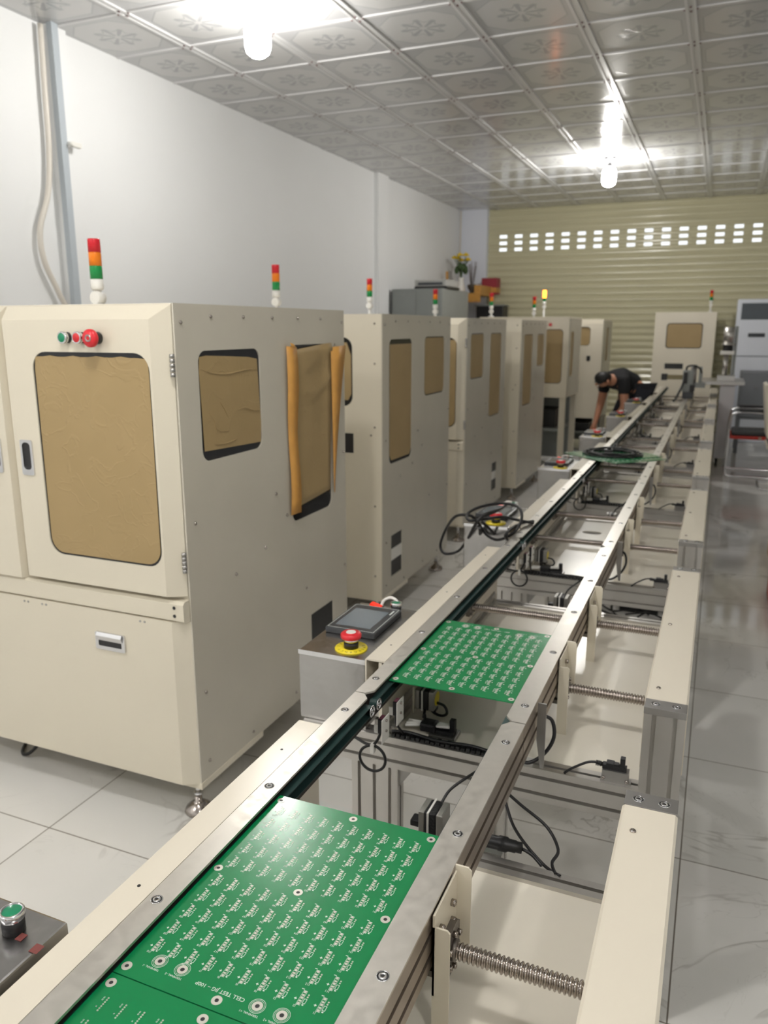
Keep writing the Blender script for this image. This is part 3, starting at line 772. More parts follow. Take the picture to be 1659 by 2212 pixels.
for i, (y, l) in enumerate(zip([2.925, 4.31, 5.72, 7.15, 8.55, 9.92], labs)):
    dup(cb, (-.709, y, .56), l)
cA = dup(cb, (-.727, .285, .56), 'stainless panel with big green push button at the lower left picture corner', None, ('flexible_conduit', 'touch_screen', 'rocker_switch'))
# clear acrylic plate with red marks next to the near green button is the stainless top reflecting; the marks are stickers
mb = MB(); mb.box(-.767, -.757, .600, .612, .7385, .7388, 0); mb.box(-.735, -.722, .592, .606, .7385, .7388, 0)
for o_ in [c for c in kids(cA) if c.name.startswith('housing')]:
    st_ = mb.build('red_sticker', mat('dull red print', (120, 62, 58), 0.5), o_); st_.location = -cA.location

# ------------------------------------------------------------------ test cabinets
CW, CD, ZB, ZT = 1.19, 1.047, .135, 1.565
def sfn(u, v, d): return (d, u, v)          # right side sheet: u along y, v up, d = x
def ffn(u, v, d): return (u, d, v)          # front sheet: u along x, v up, d = y
def pane_with_paper(par, fn, loop, d_pane, d_paper, paper, name='window_pane'):
    mb = MB(); holed(mb, loop, [], fn, d_pane, d_pane-.002 if fn is sfn else d_pane+.002); p = mb.build(name, M['glass'], par)
    if paper:
        mb = MB(); holed(mb, paper, [], fn, d_paper, d_paper-.0006 if fn is sfn else d_paper+.0006); mb.build('paper_cover', M['paper'], p)
    return p
def inset(loop_box, r, e=.006): u0, u1, v0, v1 = loop_box; return rrect(u0+e, u1-e, v0+e, v1-e, r-e*.5)
def screws(par, pts, name='panel_screw'):
    for i, p in enumerate(pts):
        if i == 0:
            o = MB().lathe([(.0055, 0), (.0055, .002), (.0035, .0045), (0, .0048)], (0, 0, 0), (1, 0, 0), n=10).build(name, M['steel'], par)
        else:
            o = src.copy(); COL.objects.link(o); o.parent = par
        src = o; o.location = p
def tower(par, x, y, zt, base, lit=False, half=False):
    """stacked signal lamp on a jointed pole; zt = top of the red lens"""
    R_ = .021
    mb = MB(); zl = zt-.132
    mb.lathe([(0, base), (.03, base), (.03, base+.012), (.011, base+.018), (.011, zl-.07), (0, zl-.07)], (x, y, 0), n=14)
    mb.cyl((x-.012, y-.02, zl-.055), (x+.012, y-.02, zl-.055), .0).bm
    mb.cyl((x, y-.018, zl-.062), (x, y+.018, zl-.062), .021, n=16)
    mb.cyl((x, y, zl-.06), (x, y, zl-.034), .012, n=12); mb.lathe([(0, zl-.036), (.018, zl-.036), (.0215, zl-.03), (.0215, zl), (0, zl)], (x, y, 0), n=16)
    o = mb.build('signal_tower', M['white'], par); o['label'] = 'red, amber and green signal tower on a white pole'
    for i, (n, m_) in enumerate((('green_lens', 'lgrn'), ('amber_lens', 'lamb'), ('red_lens', 'lred'))):
        z0_ = zl+.044*i
        MB().lathe([(0, z0_), (R_, z0_), (R_, z0_+.04), (R_*.96, z0_+.044), (0, z0_+.044)], (x, y, 0), n=18).build(n, M['lit'] if lit and i >= 1 else M[m_], o)
    return o
def level_foot(par, x, y, z1=ZB):
    mb = MB(); mb.lathe([(0, 0), (.042, 0), (.045, .006), (.040, .018), (.020, .034), (.012, .040), (.012, .055), (0, .055)], (x, y, 0), n=20)
    mb.mi = 1; mb.cyl((x, y, .05), (x, y, z1+.005), .0075, n=10); mb.cyl((x, y, .06), (x, y, .068), .014, n=6)
    return mb.build('levelling_foot', [M['steel'], M['chrome']], par)

def cabinet(label, loc, side, tower_at, front_doors=True, W=CW, D=CD, zt=ZT, zb=ZB, holes=(), feet=True):
    """side: list of (y0,y1,z0,z1,paper or None or 'full')"""
    t = thing('test_cabinet', label, 'cabinet', loc, 0, 'cream test cabinets along the wall')
    # carcass, open to the front sheet and side sheet
    mb = MB(); mb.box(-W, -.004, .004, D, zb, zt, .003); mb.build('carcass', M['cream'], t)
    # right side sheet with window cut-outs
    loops = [rrect(a, b, c, d, .034) for a, b, c, d, _ in side]
    hl = [[(a, c), (b, c), (b, d), (a, d)] for a, b, c, d in holes]
    slot = [(D-.082+.007*math.cos(k*PI/6), zt-.138+.017*math.sin(k*PI/6)) for k in range(12)]
    mb = MB(); holed(mb, [(.003, zb-.004), (D, zb-.004), (D, zt), (.003, zt)], loops+hl+[slot], sfn, .004, -.001)
    sp_ = mb.build('side_panel', M['side'], t)
    # strips filling behind the holes
    for h_ in hl:
        mb = MB(); mb.mi = 0; mb.box(-.003, -.0015, h_[0][0]-.004, h_[1][0]+.004, h_[0][1]-.004, h_[2][1]+.004)
        if len(side) and loc[1] > 3:
            mb.mi = 1; hh = (h_[2][1]-h_[0][1]); mb.box(-.0014, 0.0, h_[0][0], h_[1][0], h_[0][1]+hh*.38, h_[0][1]+hh*.66)
        mb.build('cable_opening', [M['black'], M['white']], sp_)
    mb = MB(); mb.box(-.003, -.0015, D-.1, D-.06, zt-.165, zt-.11); mb.build('lock_slot', M['black'], sp_)
    for (a, b, c, d, pp), lp in zip(side, loops):
        paper = inset((a, b, c, d), .034) if pp == 'full' else pp
        pane_with_paper(sp_, sfn, lp, .0006, .0026, paper)
    pts = [(.004, .03, zt-.05), (.004, D-.02, zt-.045), (.004, .045, .95), (.004, .05, .42), (.004, .05, .19), (.004, D-.02, 1.02), (.004, D-.02, .55)]
    pts += [(.004, .17+.17*k, zt-.033) for k in range(5)] + [(.004, .5, .95), (.004, .42, .78), (.004, .24, .74), (.004, .7, .55), (.004, .3, .16), (.004, .6, .17), (.004, .85, .17), (.004, .57, .86)]
    screws(sp_, pts)
    MB().box(-.32, .006, .002, .36, zb-.022, zb-.0, .002).build('base_plate', M['cream'], t)
    if front_doors:
        mid = -W/2
        # two upper doors with bevelled rim, a belt rail and a lower drop panel
        for k, (xa, xb) in enumerate(((mid+.004, -.004), (-W+.004, mid-.004))):
            za, zc = .735, zt-.004
            dz = .006 if k == 0 else -.006
            e = .046; sL = .012
            if k == 0: fa, fb = xa+sL, xb-e
            else: fa, fb = xa+e, xb-sL
            fr = [(fa, za+.004+dz), (fb, za+.004+dz), (fb, zc-.038), (fa, zc-.038)]
            if k == 0: win = (xa+.115, xb-.053-.0, .83, 1.434)
            else: win = (xa+.053, xb-.115, .83, 1.434)
            lp = rrect(*win, .05)
            mb = MB(); holed(mb, fr, [lp], ffn, -.035, -.030)
            back = [(xa, za+dz), (xb, za+dz), (xb, zc), (xa, zc)]
            A = [mb.bm.verts.new((p[0], -.035, p[1])) for p in fr]; B = [mb.bm.verts.new((p[0], .002, p[1])) for p in back]
            for i in range(4): mb._f([A[i], A[(i+1) % 4], B[(i+1) % 4], B[i]])
            dr = mb.build('door', M['cream'], t)
            u0, u1, v0, v1 = win
            top = [(u1-.012-(u1-u0-.024)*i/14, v1-.010-.004*abs(math.sin(i*2.1))-(.006 if i == 0 else 0)) for i in range(15)]
            paper = [p for p in inset(win, .05, .006) if p[1] < v1-.06]; paper = paper[:7]+paper[7:]+[(u1-.004, v1-.055), (u1-.006, v1-.03)]+top+[(u0+.007, v1-.05)]
            pane_with_paper(dr, ffn, lp, -.0312, -.0332, paper)
            hx = xa+.036 if k == 0 else xb-.083
            mb = MB(); holed(mb, rrect(hx, hx+.047, 1.068, 1.175, .006), [rrect(hx+.008, hx+.039, 1.085, 1.167, .012)], ffn, -.039, -.034)
            h_ = mb.build('recessed_handle', M['chrome'], dr)
            mb = MB(); holed(mb, rrect(hx+.006, hx+.041, 1.083, 1.169, .012), [], ffn, -.0358, -.0352); mb.build('handle_cup', M['black'], h_)
            if k == 0:
                for hz in (.848, 1.402):
                    mb = MB()
                    for q in range(5): mb.cyl((xb+.006, -.012, hz-.031+.0125*q), (xb+.006, -.012, hz-.031+.0125*q+.0105), .007, n=10)
                    mb.build('hinge', M['zinc'], dr)
                for bx, m_, nm in ((-.334, 'green', 'start_button'), (-.281, 'red', 'reset_button')):
                    b_ = MB().cyl((bx, -.035, 1.474), (bx, -.047, 1.474), .0155, n=20).build(nm, M['black'], dr)
                    MB().lathe([(.016, 0), (.0165, .002), (.0165, .012), (.013, .0135), (.013, .011)], (bx, -.046, 1.474), (0, -1, 0), n=24).build('button_ring', M['chrome'], b_)
                    MB().lathe([(.0131, 0), (.0131, .012), (.012, .013), (0, .013)], (bx, -.046, 1.474), (0, -1, 0), n=24).build('button_face', M[m_], b_)
                b_ = MB().cyl((-.225, -.035, 1.473), (-.225, -.058, 1.473), .017, n=20).build('emergency_stop', M['black'], dr)
                mb = MB(); mb.mi = 0; mb.lathe([(.021, 0), (.0245, .004), (.0245, .012), (.021, .017), (.0, .018)], (-.225, -.056, 1.473), (0, -1, 0), n=28)
                mb.mi = 1; mb.lathe([(.006, 0), (.006, .0186), (.010, .0186), (.010, 0)], (-.225, -.056, 1.473), (0, -1, 0), n=20); mb.build('stop_button', [M['redcap'], M['zinc']], b_)
        mb = MB(); zz = [(-.018, .668), (-.026, .672), (-.026, .724), (-.018, .729)]
        mb.prism([(.002, .665), (-.018, .666), (-.027, .672), (-.027, .722), (-.018, .730), (.002, .731)], 'x', -W, -.001); br = mb.build('belt_rail', M['cream'], t)
        for zz in (.686, .711): MB().cyl((-.033, -.0268, zz), (-.033, -.0282, zz), .0052, n=12).build('rail_bolt', M['black'], br)
        mb = MB(); e = .045
        F_ = [(-W+e, .665), (-e, .665), (-e, zb), (-W+e, zb)]; B_ = [(-W, .665), (-.001, .665), (-.001, zb-.004), (-W, zb-.004)]
        A = [mb.bm.verts.new((p[0], -.027, p[1])) for p in F_]; B = [mb.bm.verts.new((p[0], .004, p[1])) for p in B_]
        mb._f(A)
        for i in range(4): mb._f([A[i], A[(i+1) % 4], B[(i+1) % 4], B[i]])
        lp_ = mb.build('lower_panel', M['cream'], t)
        hx0, hx1 = -.334, -.222
        mb = MB(); holed(mb, rrect(hx0, hx1, .540, .596, .005), [rrect(hx0+.012, hx1-.012, .552, .583, .003)], ffn, -.033, -.026)
        mb.prism([(-.034, .596), (-.040, .586), (-.033, .570), (-.030, .572), (-.034, .586)], 'x', hx0+.008, hx1-.008)
        h_ = mb.build('recessed_handle', M['chrome'], lp_)
        mb = MB(); holed(mb, rrect(hx0+.008, hx1-.008, .548, .587, .003), [], ffn, -.0285, -.0275); mb.build('handle_cup', M['black'], h_)
        for hx in (-.16, -.545, -.62):
            for q in (0, .016): MB().cyl((hx+q, -.0269, .652), (hx+q, -.0285, .652), .0035, n=8).build('hinge_pin', M['zinc'], lp_)
    else:
        lp = rrect(-.60, -.155, 1.12, 1.455, .05); sq = [(-.30, .885), (-.152, .885), (-.152, .985), (-.30, .985)]
        mb = MB(); holed(mb, [(-W, zb), (0, zb), (0, zt), (-W, zt)], [lp, sq], ffn, -.001, .003)
        fp = mb.build('front_panel', M['cream'], t)
        pane_with_paper(fp, ffn, lp, .0024, .0012, [(-.59, 1.15), (-.18, 1.15), (-.163, 1.18), (-.163, 1.37), (-.185, 1.43), (-.59, 1.44)])
        mb = MB(); mb.box(-.31, -.145, .0022, .0028, .88, .99); mb.build('cable_opening', M['black'], fp)
        screws(fp, [])
        for (x_, z_) in ((-.035, 1.52), (-.035, 1.33), (-.035, 1.02), (-.055, .98), (-.035, .62), (-.035, .25)):
            MB().lathe([(.0055, 0), (.0055, .002), (.0035, .0045), (0, .0048)], (x_, -.001, z_), (0, -1, 0), n=10).build('panel_screw', M['steel'], fp)
    if feet:
        for fx in (-.046, -W+.05):
            for fy in (.048, D-.06): level_foot(t, fx, fy, zb-.02)
    for (tx, ty, tz, lit) in tower_at: tower(t, tx-loc[0], ty-loc[1], tz, zt, lit)
    return t

# nearest cabinet
p1 = [(.112, 1.150), (.42, 1.139), (.424, 1.20), (.412, 1.405), (.36, 1.412), (.25, 1.418), (.14, 1.423), (.108, 1.42), (.104, 1.38), (.109, 1.25)]
c1 = cabinet('nearest cream test cabinet, its front doors and papered side windows facing the aisle', (-1.36, 1.765, 0),
    [(.10, .426, 1.12, 1.437, p1), (.61, .922, .823, 1.443, None)], [(-2.0, 2.2, 1.795, False)], True, holes=[(.732, .92, .24, .432)])
sp1 = [c for c in kids(c1) if c.name.startswith('side_panel')][0]
# bulging kraft sheet with curled tape flaps over the tall window
mb = MB(); nu, nv = 12, 26
def kx(u, v):
    curl = .012*math.exp(-((u-.0)/.10)**2)*(0.6+.4*v)+.012*math.exp(-((u-1)/.09)**2)*v
    crease = .010*math.exp(-((v-(.70+.5*(u-.55)**2))/.02)**2)*(1 if .25 < u < .95 else .3)+.008*math.exp(-((v-(.82+.15*u))/.016)**2)*(1 if u > .4 else 0)
    return .006+curl*.9+crease+.004*math.sin(5*u)*v
V = [[mb.bm.verts.new((kx(i/nu, j/nv), .602+(.306+.012*(j/nv))*i/nu, .868+.022*(i/nu)+.556*j/nv)) for i in range(nu+1)] for j in range(nv+1)]
for j in range(nv):
    for i in range(nu): mb._f([V[j][i], V[j][i+1], V[j+1][i+1], V[j+1][i]], True)
pc = mb.build('paper_cover', M['paper'], sp1)
sm = pc.modifiers.new('thick', 'SOLIDIFY'); sm.thickness = .0008
mb = MB()
def strip(mb, rows):
    prev = None
    for a, b in rows:
        q = [mb.bm.verts.new(a), mb.bm.verts.new(b)]
        if prev: mb._f([prev[0], prev[1], q[1], q[0]], True)
        prev = q
strip(mb, [((.012+.003*math.sin(k*.8), .586+.003*math.sin(k*.5), .855+.585*k/12), (.024+.003*math.sin(k*.8), .634+.004*math.sin(k*.7+1), .858+.578*k/12)) for k in range(13)])
tp1 = mb.build('tape_flap', M['tape'], sp1); tp1.modifiers.new('thick', 'SOLIDIFY').thickness = .001
mb = MB()
strip(mb, [((.014, .912+.01*(1-k/10), .88+.55*k/10), (.012+.012*k/10, .932+.088*(k/10)**1.4, .87+.565*k/10)) for k in range(11)])
tp2 = mb.build('tape_flap', M['tape'], sp1); tp2.modifiers.new('thick', 'SOLIDIFY').thickness = .001
strip_top = MB(); strip(strip_top, [((.03, .582, 1.452), (.03, .590, 1.438)), ((.028, .61, 1.446), (.028, .62, 1.434)), ((.022, .635, 1.436), (.021, .645, 1.428))])
q_ = strip_top.build('tape_flap', M['tape'], sp1); q_.modifiers.new('thick', 'SOLIDIFY').thickness = .001
# paper creases on the square side window
for pts in ([(.112, 1.385), (.17, 1.372), (.24, 1.366), (.30, 1.370), (.36, 1.374), (.41, 1.370)], [(.20, 1.285), (.22, 1.265), (.24, 1.235)], [(.14, 1.262), (.165, 1.235), (.18, 1.205), (.24, 1.195)], [(.28, 1.252), (.33, 1.258), (.38, 1.245), (.42, 1.243)], [(.16, 1.165), (.22, 1.160), (.28, 1.166)]):
    MB().tube([(.0032, a, b) for a, b in pts], lambda s_: .0022*math.sin(PI*min(max(s_, .03), .97))+.0003, 6, 5).build('paper_crease', M['paper'], sp1)

cabinet('second cream test cabinet along the wall, with one tall and one short papered window', (-1.51, 3.545, 0), [(.09, .405, .822, 1.445, [(.098, .87), (.12, .84), (.375, .838), (.399, .865), (.399, 1.42), (.10, 1.42)]), (.60, .94, 1.13, 1.452, 'full')], [(-2.25, 3.83, 1.83, False)], False, holes=[(.12, .275, .215, .44)])
cabinet('third cream test cabinet along the wall, doors facing the camera', (-1.59, 5.20, 0), [(.09, .41, 1.15, 1.462, 'full'), (.60, .91, .84, 1.462, 'full')], [(-2.45, 5.53, 1.855, False)], True, holes=[(.74, .88, .24, .46)])
cabinet('fourth cream test cabinet along the wall, plain front sheet', (-1.575, 6.72, 0), [(.11, .44, .83, 1.443, 'full'), (.65, .93, 1.15, 1.443, 'full')], [(-2.4, 6.87, 1.835, False)], False)

# two shallow-bodied cabinets standing on open frames
def tall_unit(label, loc, W, D, zt, zmid, win, towers, lock=None, mark=None, sidewin=()):
    t = thing('test_cabinet', label, 'cabinet', loc, 0, 'cream test cabinets along the wall')
    lp = rrect(*win, .04)
    MB().box(-W, -.003, .006, D, zmid, zt, .003).build('carcass', M['cream'], t)
    mb = MB(); holed(mb, [(-W, zmid), (0, zmid), (0, zt-.05), (-W, zt-.05)], [lp], ffn, -.02, .004)
    dr = mb.build('door', M['cream'], t)
    pane_with_paper(dr, ffn, lp, -.004, -.008, inset(win, .04))
    loops = [rrect(a, b, c, d, .03) for a, b, c, d in sidewin]
    mb = MB(); holed(mb, [(.006, zmid), (D, zmid), (D, zt-.02), (.006, zt-.02)], loops, sfn, .002, -.002); sp_ = mb.build('side_panel', M['side'], t)
    for l_, b_ in zip(loops, sidewin): pane_with_paper(sp_, sfn, l_, -.001, .0, inset(b_, .03, .004))
    for xx in (-W, -.07):
        for yy in (.02, D-.07): MB().box(xx, xx+.06, yy, yy+.05, .02, zmid).build('frame_post', M['cream'], t)
    MB().box(-W+.06, -.07, .03, D-.07, zmid*.55, zmid*.58).build('shelf', M['grey'], t)
    MB().box(-W+.06, -.07, D-.1, D-.08, .06, zmid).build('back_sheet', M['grey'], t)
    MB().box(-W+.12, -.12, .12, D-.2, zmid*.58, zmid*.82, .004).build('dark_interior', M['black'], t)  # black block standing for the shade inside the open frame
    for xx in (-W+.03, -.04):
        for yy in (.045, D-.045): MB().lathe([(0, 0), (.04, 0), (.03, .015), (.01, .025), (0, .025)], (xx, yy, 0), n=14).build('levelling_foot', M['black'], t)
    if lock: MB().box(lock[0]-.022, lock[0]+.022, -.026, -.02, lock[1]-.03, lock[1]+.03, .002).build('door_lock', M['black'], dr)
    if mark: MB().cyl((mark[0], -.02, mark[1]), (mark[0], -.035, mark[1]), .016, n=16).build('stop_button', M['redcap'], dr)
    for (tx, ty, tz, lit) in towers: tower(t, tx-loc[0], ty-loc[1], tz, zt, lit)
    return t
tall_unit('cream cabinet on an open frame beyond the fourth cabinet, tall papered door window', (-1.45, 8.3, 0), .95, .75, 1.61, .79, (-.25, -.055, .935, 1.485), [(-2.33, 8.5, 1.865, False)], mark=(-.19, 1.53), sidewin=[(.12, .3, 1.0, 1.46)])
tall_unit('last cream cabinet of the wall row, under the glowing amber signal tower', (-1.32, 9.85, 0), .85, .8, 1.60, .42, (-.6, -.145, 1.29, 1.51), [(-2.06, 9.95, 1.945, True), (-2.11, 9.62, 1.86, False)], lock=(-.152, 1.14), sidewin=[(.3, .5, 1.1, 1.5)])

# cabinet at the far end of the line
t = thing('end_cabinet', 'cream cabinet with one papered window closing the far end of the conveyor', 'cabinet', (-.86, 11.42, 0))
W_, zt_ = .765, 1.70
win = (.155, .61, 1.228, 1.56); sl = [(.165, .955), (.40, .955), (.40, 1.03), (.165, 1.03)]
mb = MB(); lp = rrect(*win, .04); holed(mb, rrect(0, W_, .06, zt_, .01, 2), [lp, sl], ffn, 0, .02); fp = mb.build('front_panel', M['cream'], t)
pane_with_paper(fp, ffn, lp, .012, .006, inset(win, .04, .012))
MB().box(.15, .42, .021, .022, .94, 1.04).build('infeed_slot', M['black'], fp)
MB().box(0, W_, .022, .75, .06, zt_, .004).build('carcass', M['cream'], t)
tower(t, .675, .25, 1.985, zt_)
for xx in (.06, W_-.06):
    for yy in (.08, .68): MB().lathe([(0, 0), (.04, 0), (.03, .02), (.012, .03), (.012, .065), (0, .065)], (xx, yy, 0), n=14).build('levelling_foot', M['black'], t)

# ------------------------------------------------------------------ things by the far wall, left corner
t = thing('steel_cabinet', 'grey steel cabinet standing against the left wall behind the test cabinets', 'cabinet', (-3.86, 9.4, 0))
MB().box(0, .66, 0, 1.1, .06, 1.97, .006).build('body', M['grey'], t)
for k, (a, b) in enumerate(((.012, .327), (.333, .648))):
    d_ = MB().box(a, b, -.012, 0, .1, 1.94, .003).build('door', M['grey'], t)
    MB().box((b-.03, a+.01)[k], (b-.01, a+.03)[k], -.03, -.012, .95, 1.1, .003).build('handle', M['chrome'], d_)
MB().box(.02, .64, .03, 1.07, 0, .06).build('plinth', M['black'], t)
t = thing('printer', 'pale flat printer lying on top of the grey steel cabinet', 'printer', (-3.62, 9.55, 1.97))
MB().box(0, .44, 0, .5, 0, .03, .006).build('base', M['black'], t)
b_ = MB().box(.0, .42, .01, .48, .03, .115, .015).build('body', mat('pale grey plastic', (176, 176, 172), 0.5), t)
MB().box(.05, .37, .005, .012, .05, .08, .002).build('paper_slot', M['dgrey'], b_)
t = thing('wall_shelf', 'small varnished wooden altar shelf in the far left corner', 'shelf', (-3.80, 11.35, 1.96))
MB().box(0, .52, 0, .8, .0, .03, .004).build('shelf_board', M['wood'], t)
MB().box(0, .52, -.0, .02, -.10, .0, .003).box(.02, .5, -.006, 0, -.08, -.02).build('carved_apron', M['wood'], t)
MB().box(0, .03, -.03, .0, -.25, .34, .003).build('side_post', M['wood'], t)
MB().box(.42, .52, .02, .72, .03, .14, .004).build('side_rail', M['wood'], t)
MB().box(0, .03, .0, .6, -.4, -.1).build('wall_bracket', M['wood'], t)
t = thing('flower_vase', 'white vase of yellow flowers on the wooden corner shelf', 'vase', (-3.64, 11.55, 1.99))
MB().lathe([(0, 0), (.05, 0), (.07, .06), (.05, .15), (.04, .2), (.055, .23)], (0, 0, 0), n=18).build('vase', M['white'], t)
mb = MB()
for k in range(9):
    a = k*2.4; mb.tube([(0, 0, .2), (.03*math.cos(a), .03*math.sin(a), .34), (.10*math.cos(a), .10*math.sin(a), .46+.03*(k % 3))], .006, 6)
    mb.sphere((.07*math.cos(a+.5), .07*math.sin(a+.5), .33+.02*(k % 4)), .035, 8, 6, (1, .5, 1.5))
mb.build('stems_and_leaves', M['leaf'], t)
for k in range(7):
    a = k*2.4; mb = MB()
    for q in range(8): mb.sphere((.10*math.cos(a)+.028*math.cos(q*PI/4), .10*math.sin(a)+.028*math.sin(q*PI/4), .48+.03*(k % 3)+.006*(q % 2)), .02, 8, 6, (1, 1, .6))
    mb.sphere((.10*math.cos(a), .10*math.sin(a), .49+.03*(k % 3)), .026, 8, 6); mb.build('flower_head', M['flower'], t)
t = thing('incense_pot', 'dark incense pot with thin sticks beside the vase on the corner shelf', 'pot', (-3.52, 11.72, 1.99))
MB().lathe([(0, 0), (.05, 0), (.05, .01), (.03, .03), (.065, .09), (.07, .13), (.055, .14), (.05, .13), (0, .13)], (0, 0, 0), n=18).build('pot', mat('dark bronze pot', (74, 64, 52), 0.5), t)
for k in range(9):
    a = k*2.4; MB().tube([(.02*math.cos(a), .02*math.sin(a), .13), (.06*math.cos(a), .06*math.sin(a), .40+.03*(k % 3))], .004, 5, 1).build('incense_stick', mat('dark stick', (84, 66, 52), 0.7), t)
t = thing('gift_box', 'red and gold box at the right end of the corner shelf', 'box', (-3.44, 11.95, 1.99))
MB().box(0, .24, 0, .2, 0, .24, .004).build('box_body', mat('dark red card', (150, 40, 52), 0.5), t); MB().box(-.002, .242, -.002, .202, .03, .1).build('gold_band', M['wood'], t)
t = thing('wall_speaker', 'black box on a pale bracket below the corner shelf', 'box', (-3.5, 11.9, 1.62))
MB().box(0, .42, 0, .3, .02, .2, .01).build('body', M['black'], t); MB().box(-.02, .44, -.01, .36, 0, .02).box(-.02, .44, -.01, .31, .2, .22).build('shelf_bracket', M['grey'], t)
MB().box(.05, .39, .3, .36, -1.6, .02).build('stand_back', M['grey'], t)

# ------------------------------------------------------------------ things right of the line
t = thing('air_conditioner', 'white floor-standing air conditioner with grey top grille near the shutter', 'air conditioner', (.14, 11.5, 0))
MB().box(0, .58, 0, .42, 0, 1.86, .02).build('body', M['acw'], t)
g_ = MB().box(.055, .525, -.004, .01, 1.60, 1.81, .003).build('outlet_grille', M['acg'], t)
for k in range(7): MB().box(.06, .52, -.012, -.003, 1.617+.027*k, 1.625+.027*k).build('louver', M['dgrey'], g_)
MB().box(.06, .52, -.004, .006, .35, .75, .003).build('intake_panel', mat('pale grey intake', (196, 202, 212), 0.5), t)
MB().box(.02, .56, -.003, .004, 1.13, 1.14).build('seam', M['acg'], t)
MB().box(.16, .36, -.01, .004, 1.38, 1.43, .01).build('control_strip', M['dgrey'], t)

t = thing('machine_cart', 'white sheet-metal cart at the end of the conveyor carrying a motor press', 'cart', (.02, 9.3, 0))
MB().box(.0, .15, 0, .6, .1, .9, .004).build('body', mat('light grey enamel', (206, 206, 208), 0.35), t)
MB().box(-.20, .24, -.06, .66, .90, .935, .003).build('table_top', M['zinc'], t)
for xx in (.03, .12):
    for yy in (.06, .54): MB().cyl((xx-.012, yy, .04), (xx+.012, yy, .04), .04, n=18).box(xx-.015, xx+.015, yy-.02, yy+.02, .05, .1).build('caster', M['black'], t)
t2 = thing('motor_press', 'press with upright grey motor standing on the white cart', 'press', (.06, 9.42, .935))
MB().cyl((0, 0, .40), (0, 0, .57), .055, n=20).cyl((0, 0, .38), (0, 0, .40), .065, n=20).build('motor', M['alu'], t2)
MB().box(-.07, .07, -.06, .06, .28, .32, .004).build('cross_head', M['white'], t2)
MB().cyl((0, 0, .32), (0, 0, .38), .05, n=16).build('coupling', M['black'], t2)
MB().cyl((-.01, 0, .06), (-.01, 0, .28), .026, n=16).build('ram', M['alu'], t2)
MB().box(.06, .09, .02, .08, 0, .58, .004).build('column', M['grey'], t2)
MB().box(-.08, .1, -.08, .1, 0, .06, .004).build('press_bed', M['zinc'], t2)
t3 = thing('feeder_head', 'dark feeder mechanism with cylinder clamped over the far conveyor rail', 'feeder', (-.30, 9.16, .752))
MB().box(-.05, .06, -.05, .1, 0, .07, .004).build('foot_block', M['dgrey'], t3)
MB().box(-.06, .05, -.03, .08, .07, .30, .008).build('upright', M['grey'], t3)
MB().cyl((.045, .02, .15), (.045, .02, .36), .03, n=16).build('cylinder', M['zinc'], t3)
MB().box(-.24, -.045, -.0, .04, .2, .25, .004).build('arm', mat('brass coloured arm', (130, 120, 92), .4, .5), t3)
MB().box(-.28, -.22, -.02, .06, .19, .26, .004).build('gripper', M['black'], t3)
MB().box(.06, .17, -.02, .06, .12, .17, .004).box(.1, .13, .0, .03, .17, .34, .002).build('side_arm', M['grey'], t3)
MB().tube([(-.03, .03, .29), (-.02, .0, .34), (.05, -.02, .35), (.12, .0, .30), (.12, .04, .17)], .010, 8).box(-.05, -.01, -.045, -.03, .16, .28, .004).box(.02, .07, -.05, -.01, .08, .15, .004).build('air_hose', M['black'], t3)
MB().tube([(-.04, -.03, .2), (-.07, -.12, .1), (-.10, -.3, .02), (-.11, -.5, .012)], .012, 8).build('drag_cable', M['black'], t3)

def chair(label, loc, rz, fabric, back=True):
    t = thing('cantilever_chair', label, 'chair', loc, rz, 'chrome cantilever chairs on the right')
    for s_ in (-1, 1):
        x_ = .25*s_
        MB().tube([(x_*.9, .26, .012), (x_, .2, .012), (x_, -.1, .012), (x_, -.26, .014), (x_, -.30, .05), (x_, -.30, .2), (x_, -.295, .58), (x_, -.25, .66), (x_, -.1, .67), (x_, .1, .66), (x_, .22, .64)], .0125, 10).build('side_frame', M['chrome'], t)
        MB().box(x_-.025, x_+.025, -.22, .18, .672, .70, .01).build('armrest', M['black'], t)
    MB().tube([(-.225, .26, .012), (0, .27, .012), (.225, .26, .012)], .0125, 10).build('floor_bar', M['chrome'], t)
    MB().box(-.235, .235, -.27, .22, .42, .47, .02).build('seat', M['black'], t)
    MB().box(-.245, .245, -.285, .23, .395, .428, .008).build('seat_rim', M[fabric], t)
    if back:
        mb = MB(); mb.prism([(.2, .47), (.24, .5), (.30, .98), (.27, .99), (.19, .52)], 'x', -.235, .235); mb.build('backrest', M[fabric], t)
    MB().box(-.25, .25, -.02, .01, .40, .425).build('cross_bar', M['chrome'], t)
    return t
chair('chrome cantilever chair with black and red seat beside the white cart', (.44, 8.95, 0), -PI/2, 'redfab')
chair('chrome cantilever chair with a cream back at the right picture edge', (.70, 8.3, 0), PI/2, 'cream')
t = thing('shaded_cabinet', 'dark grey cabinet added for the shaded area behind the red and black chair', 'cabinet', (.24, 10.45, 0))  # cabinet added for a shaded dark area, the shade put into its colour
lk = mat('shaded slate grey', (112, 115, 119), 0.5)
MB().box(0, .7, 0, .5, .42, .98, .006).build('body', lk, t)
for a in (.0, .66):
    for b in (0, .46): MB().box(a, a+.04, b, b+.04, 0, .42).build('leg', lk, t)
for a, b in ((.02, .34), (.36, .68)):
    d_ = MB().box(a, b, -.014, -.001, .45, .94).build('door', lk, t)
    MB().box((a+b)/2-.02, (a+b)/2+.02, -.024, -.014, .8, .81).build('handle', M['chrome'], d_)

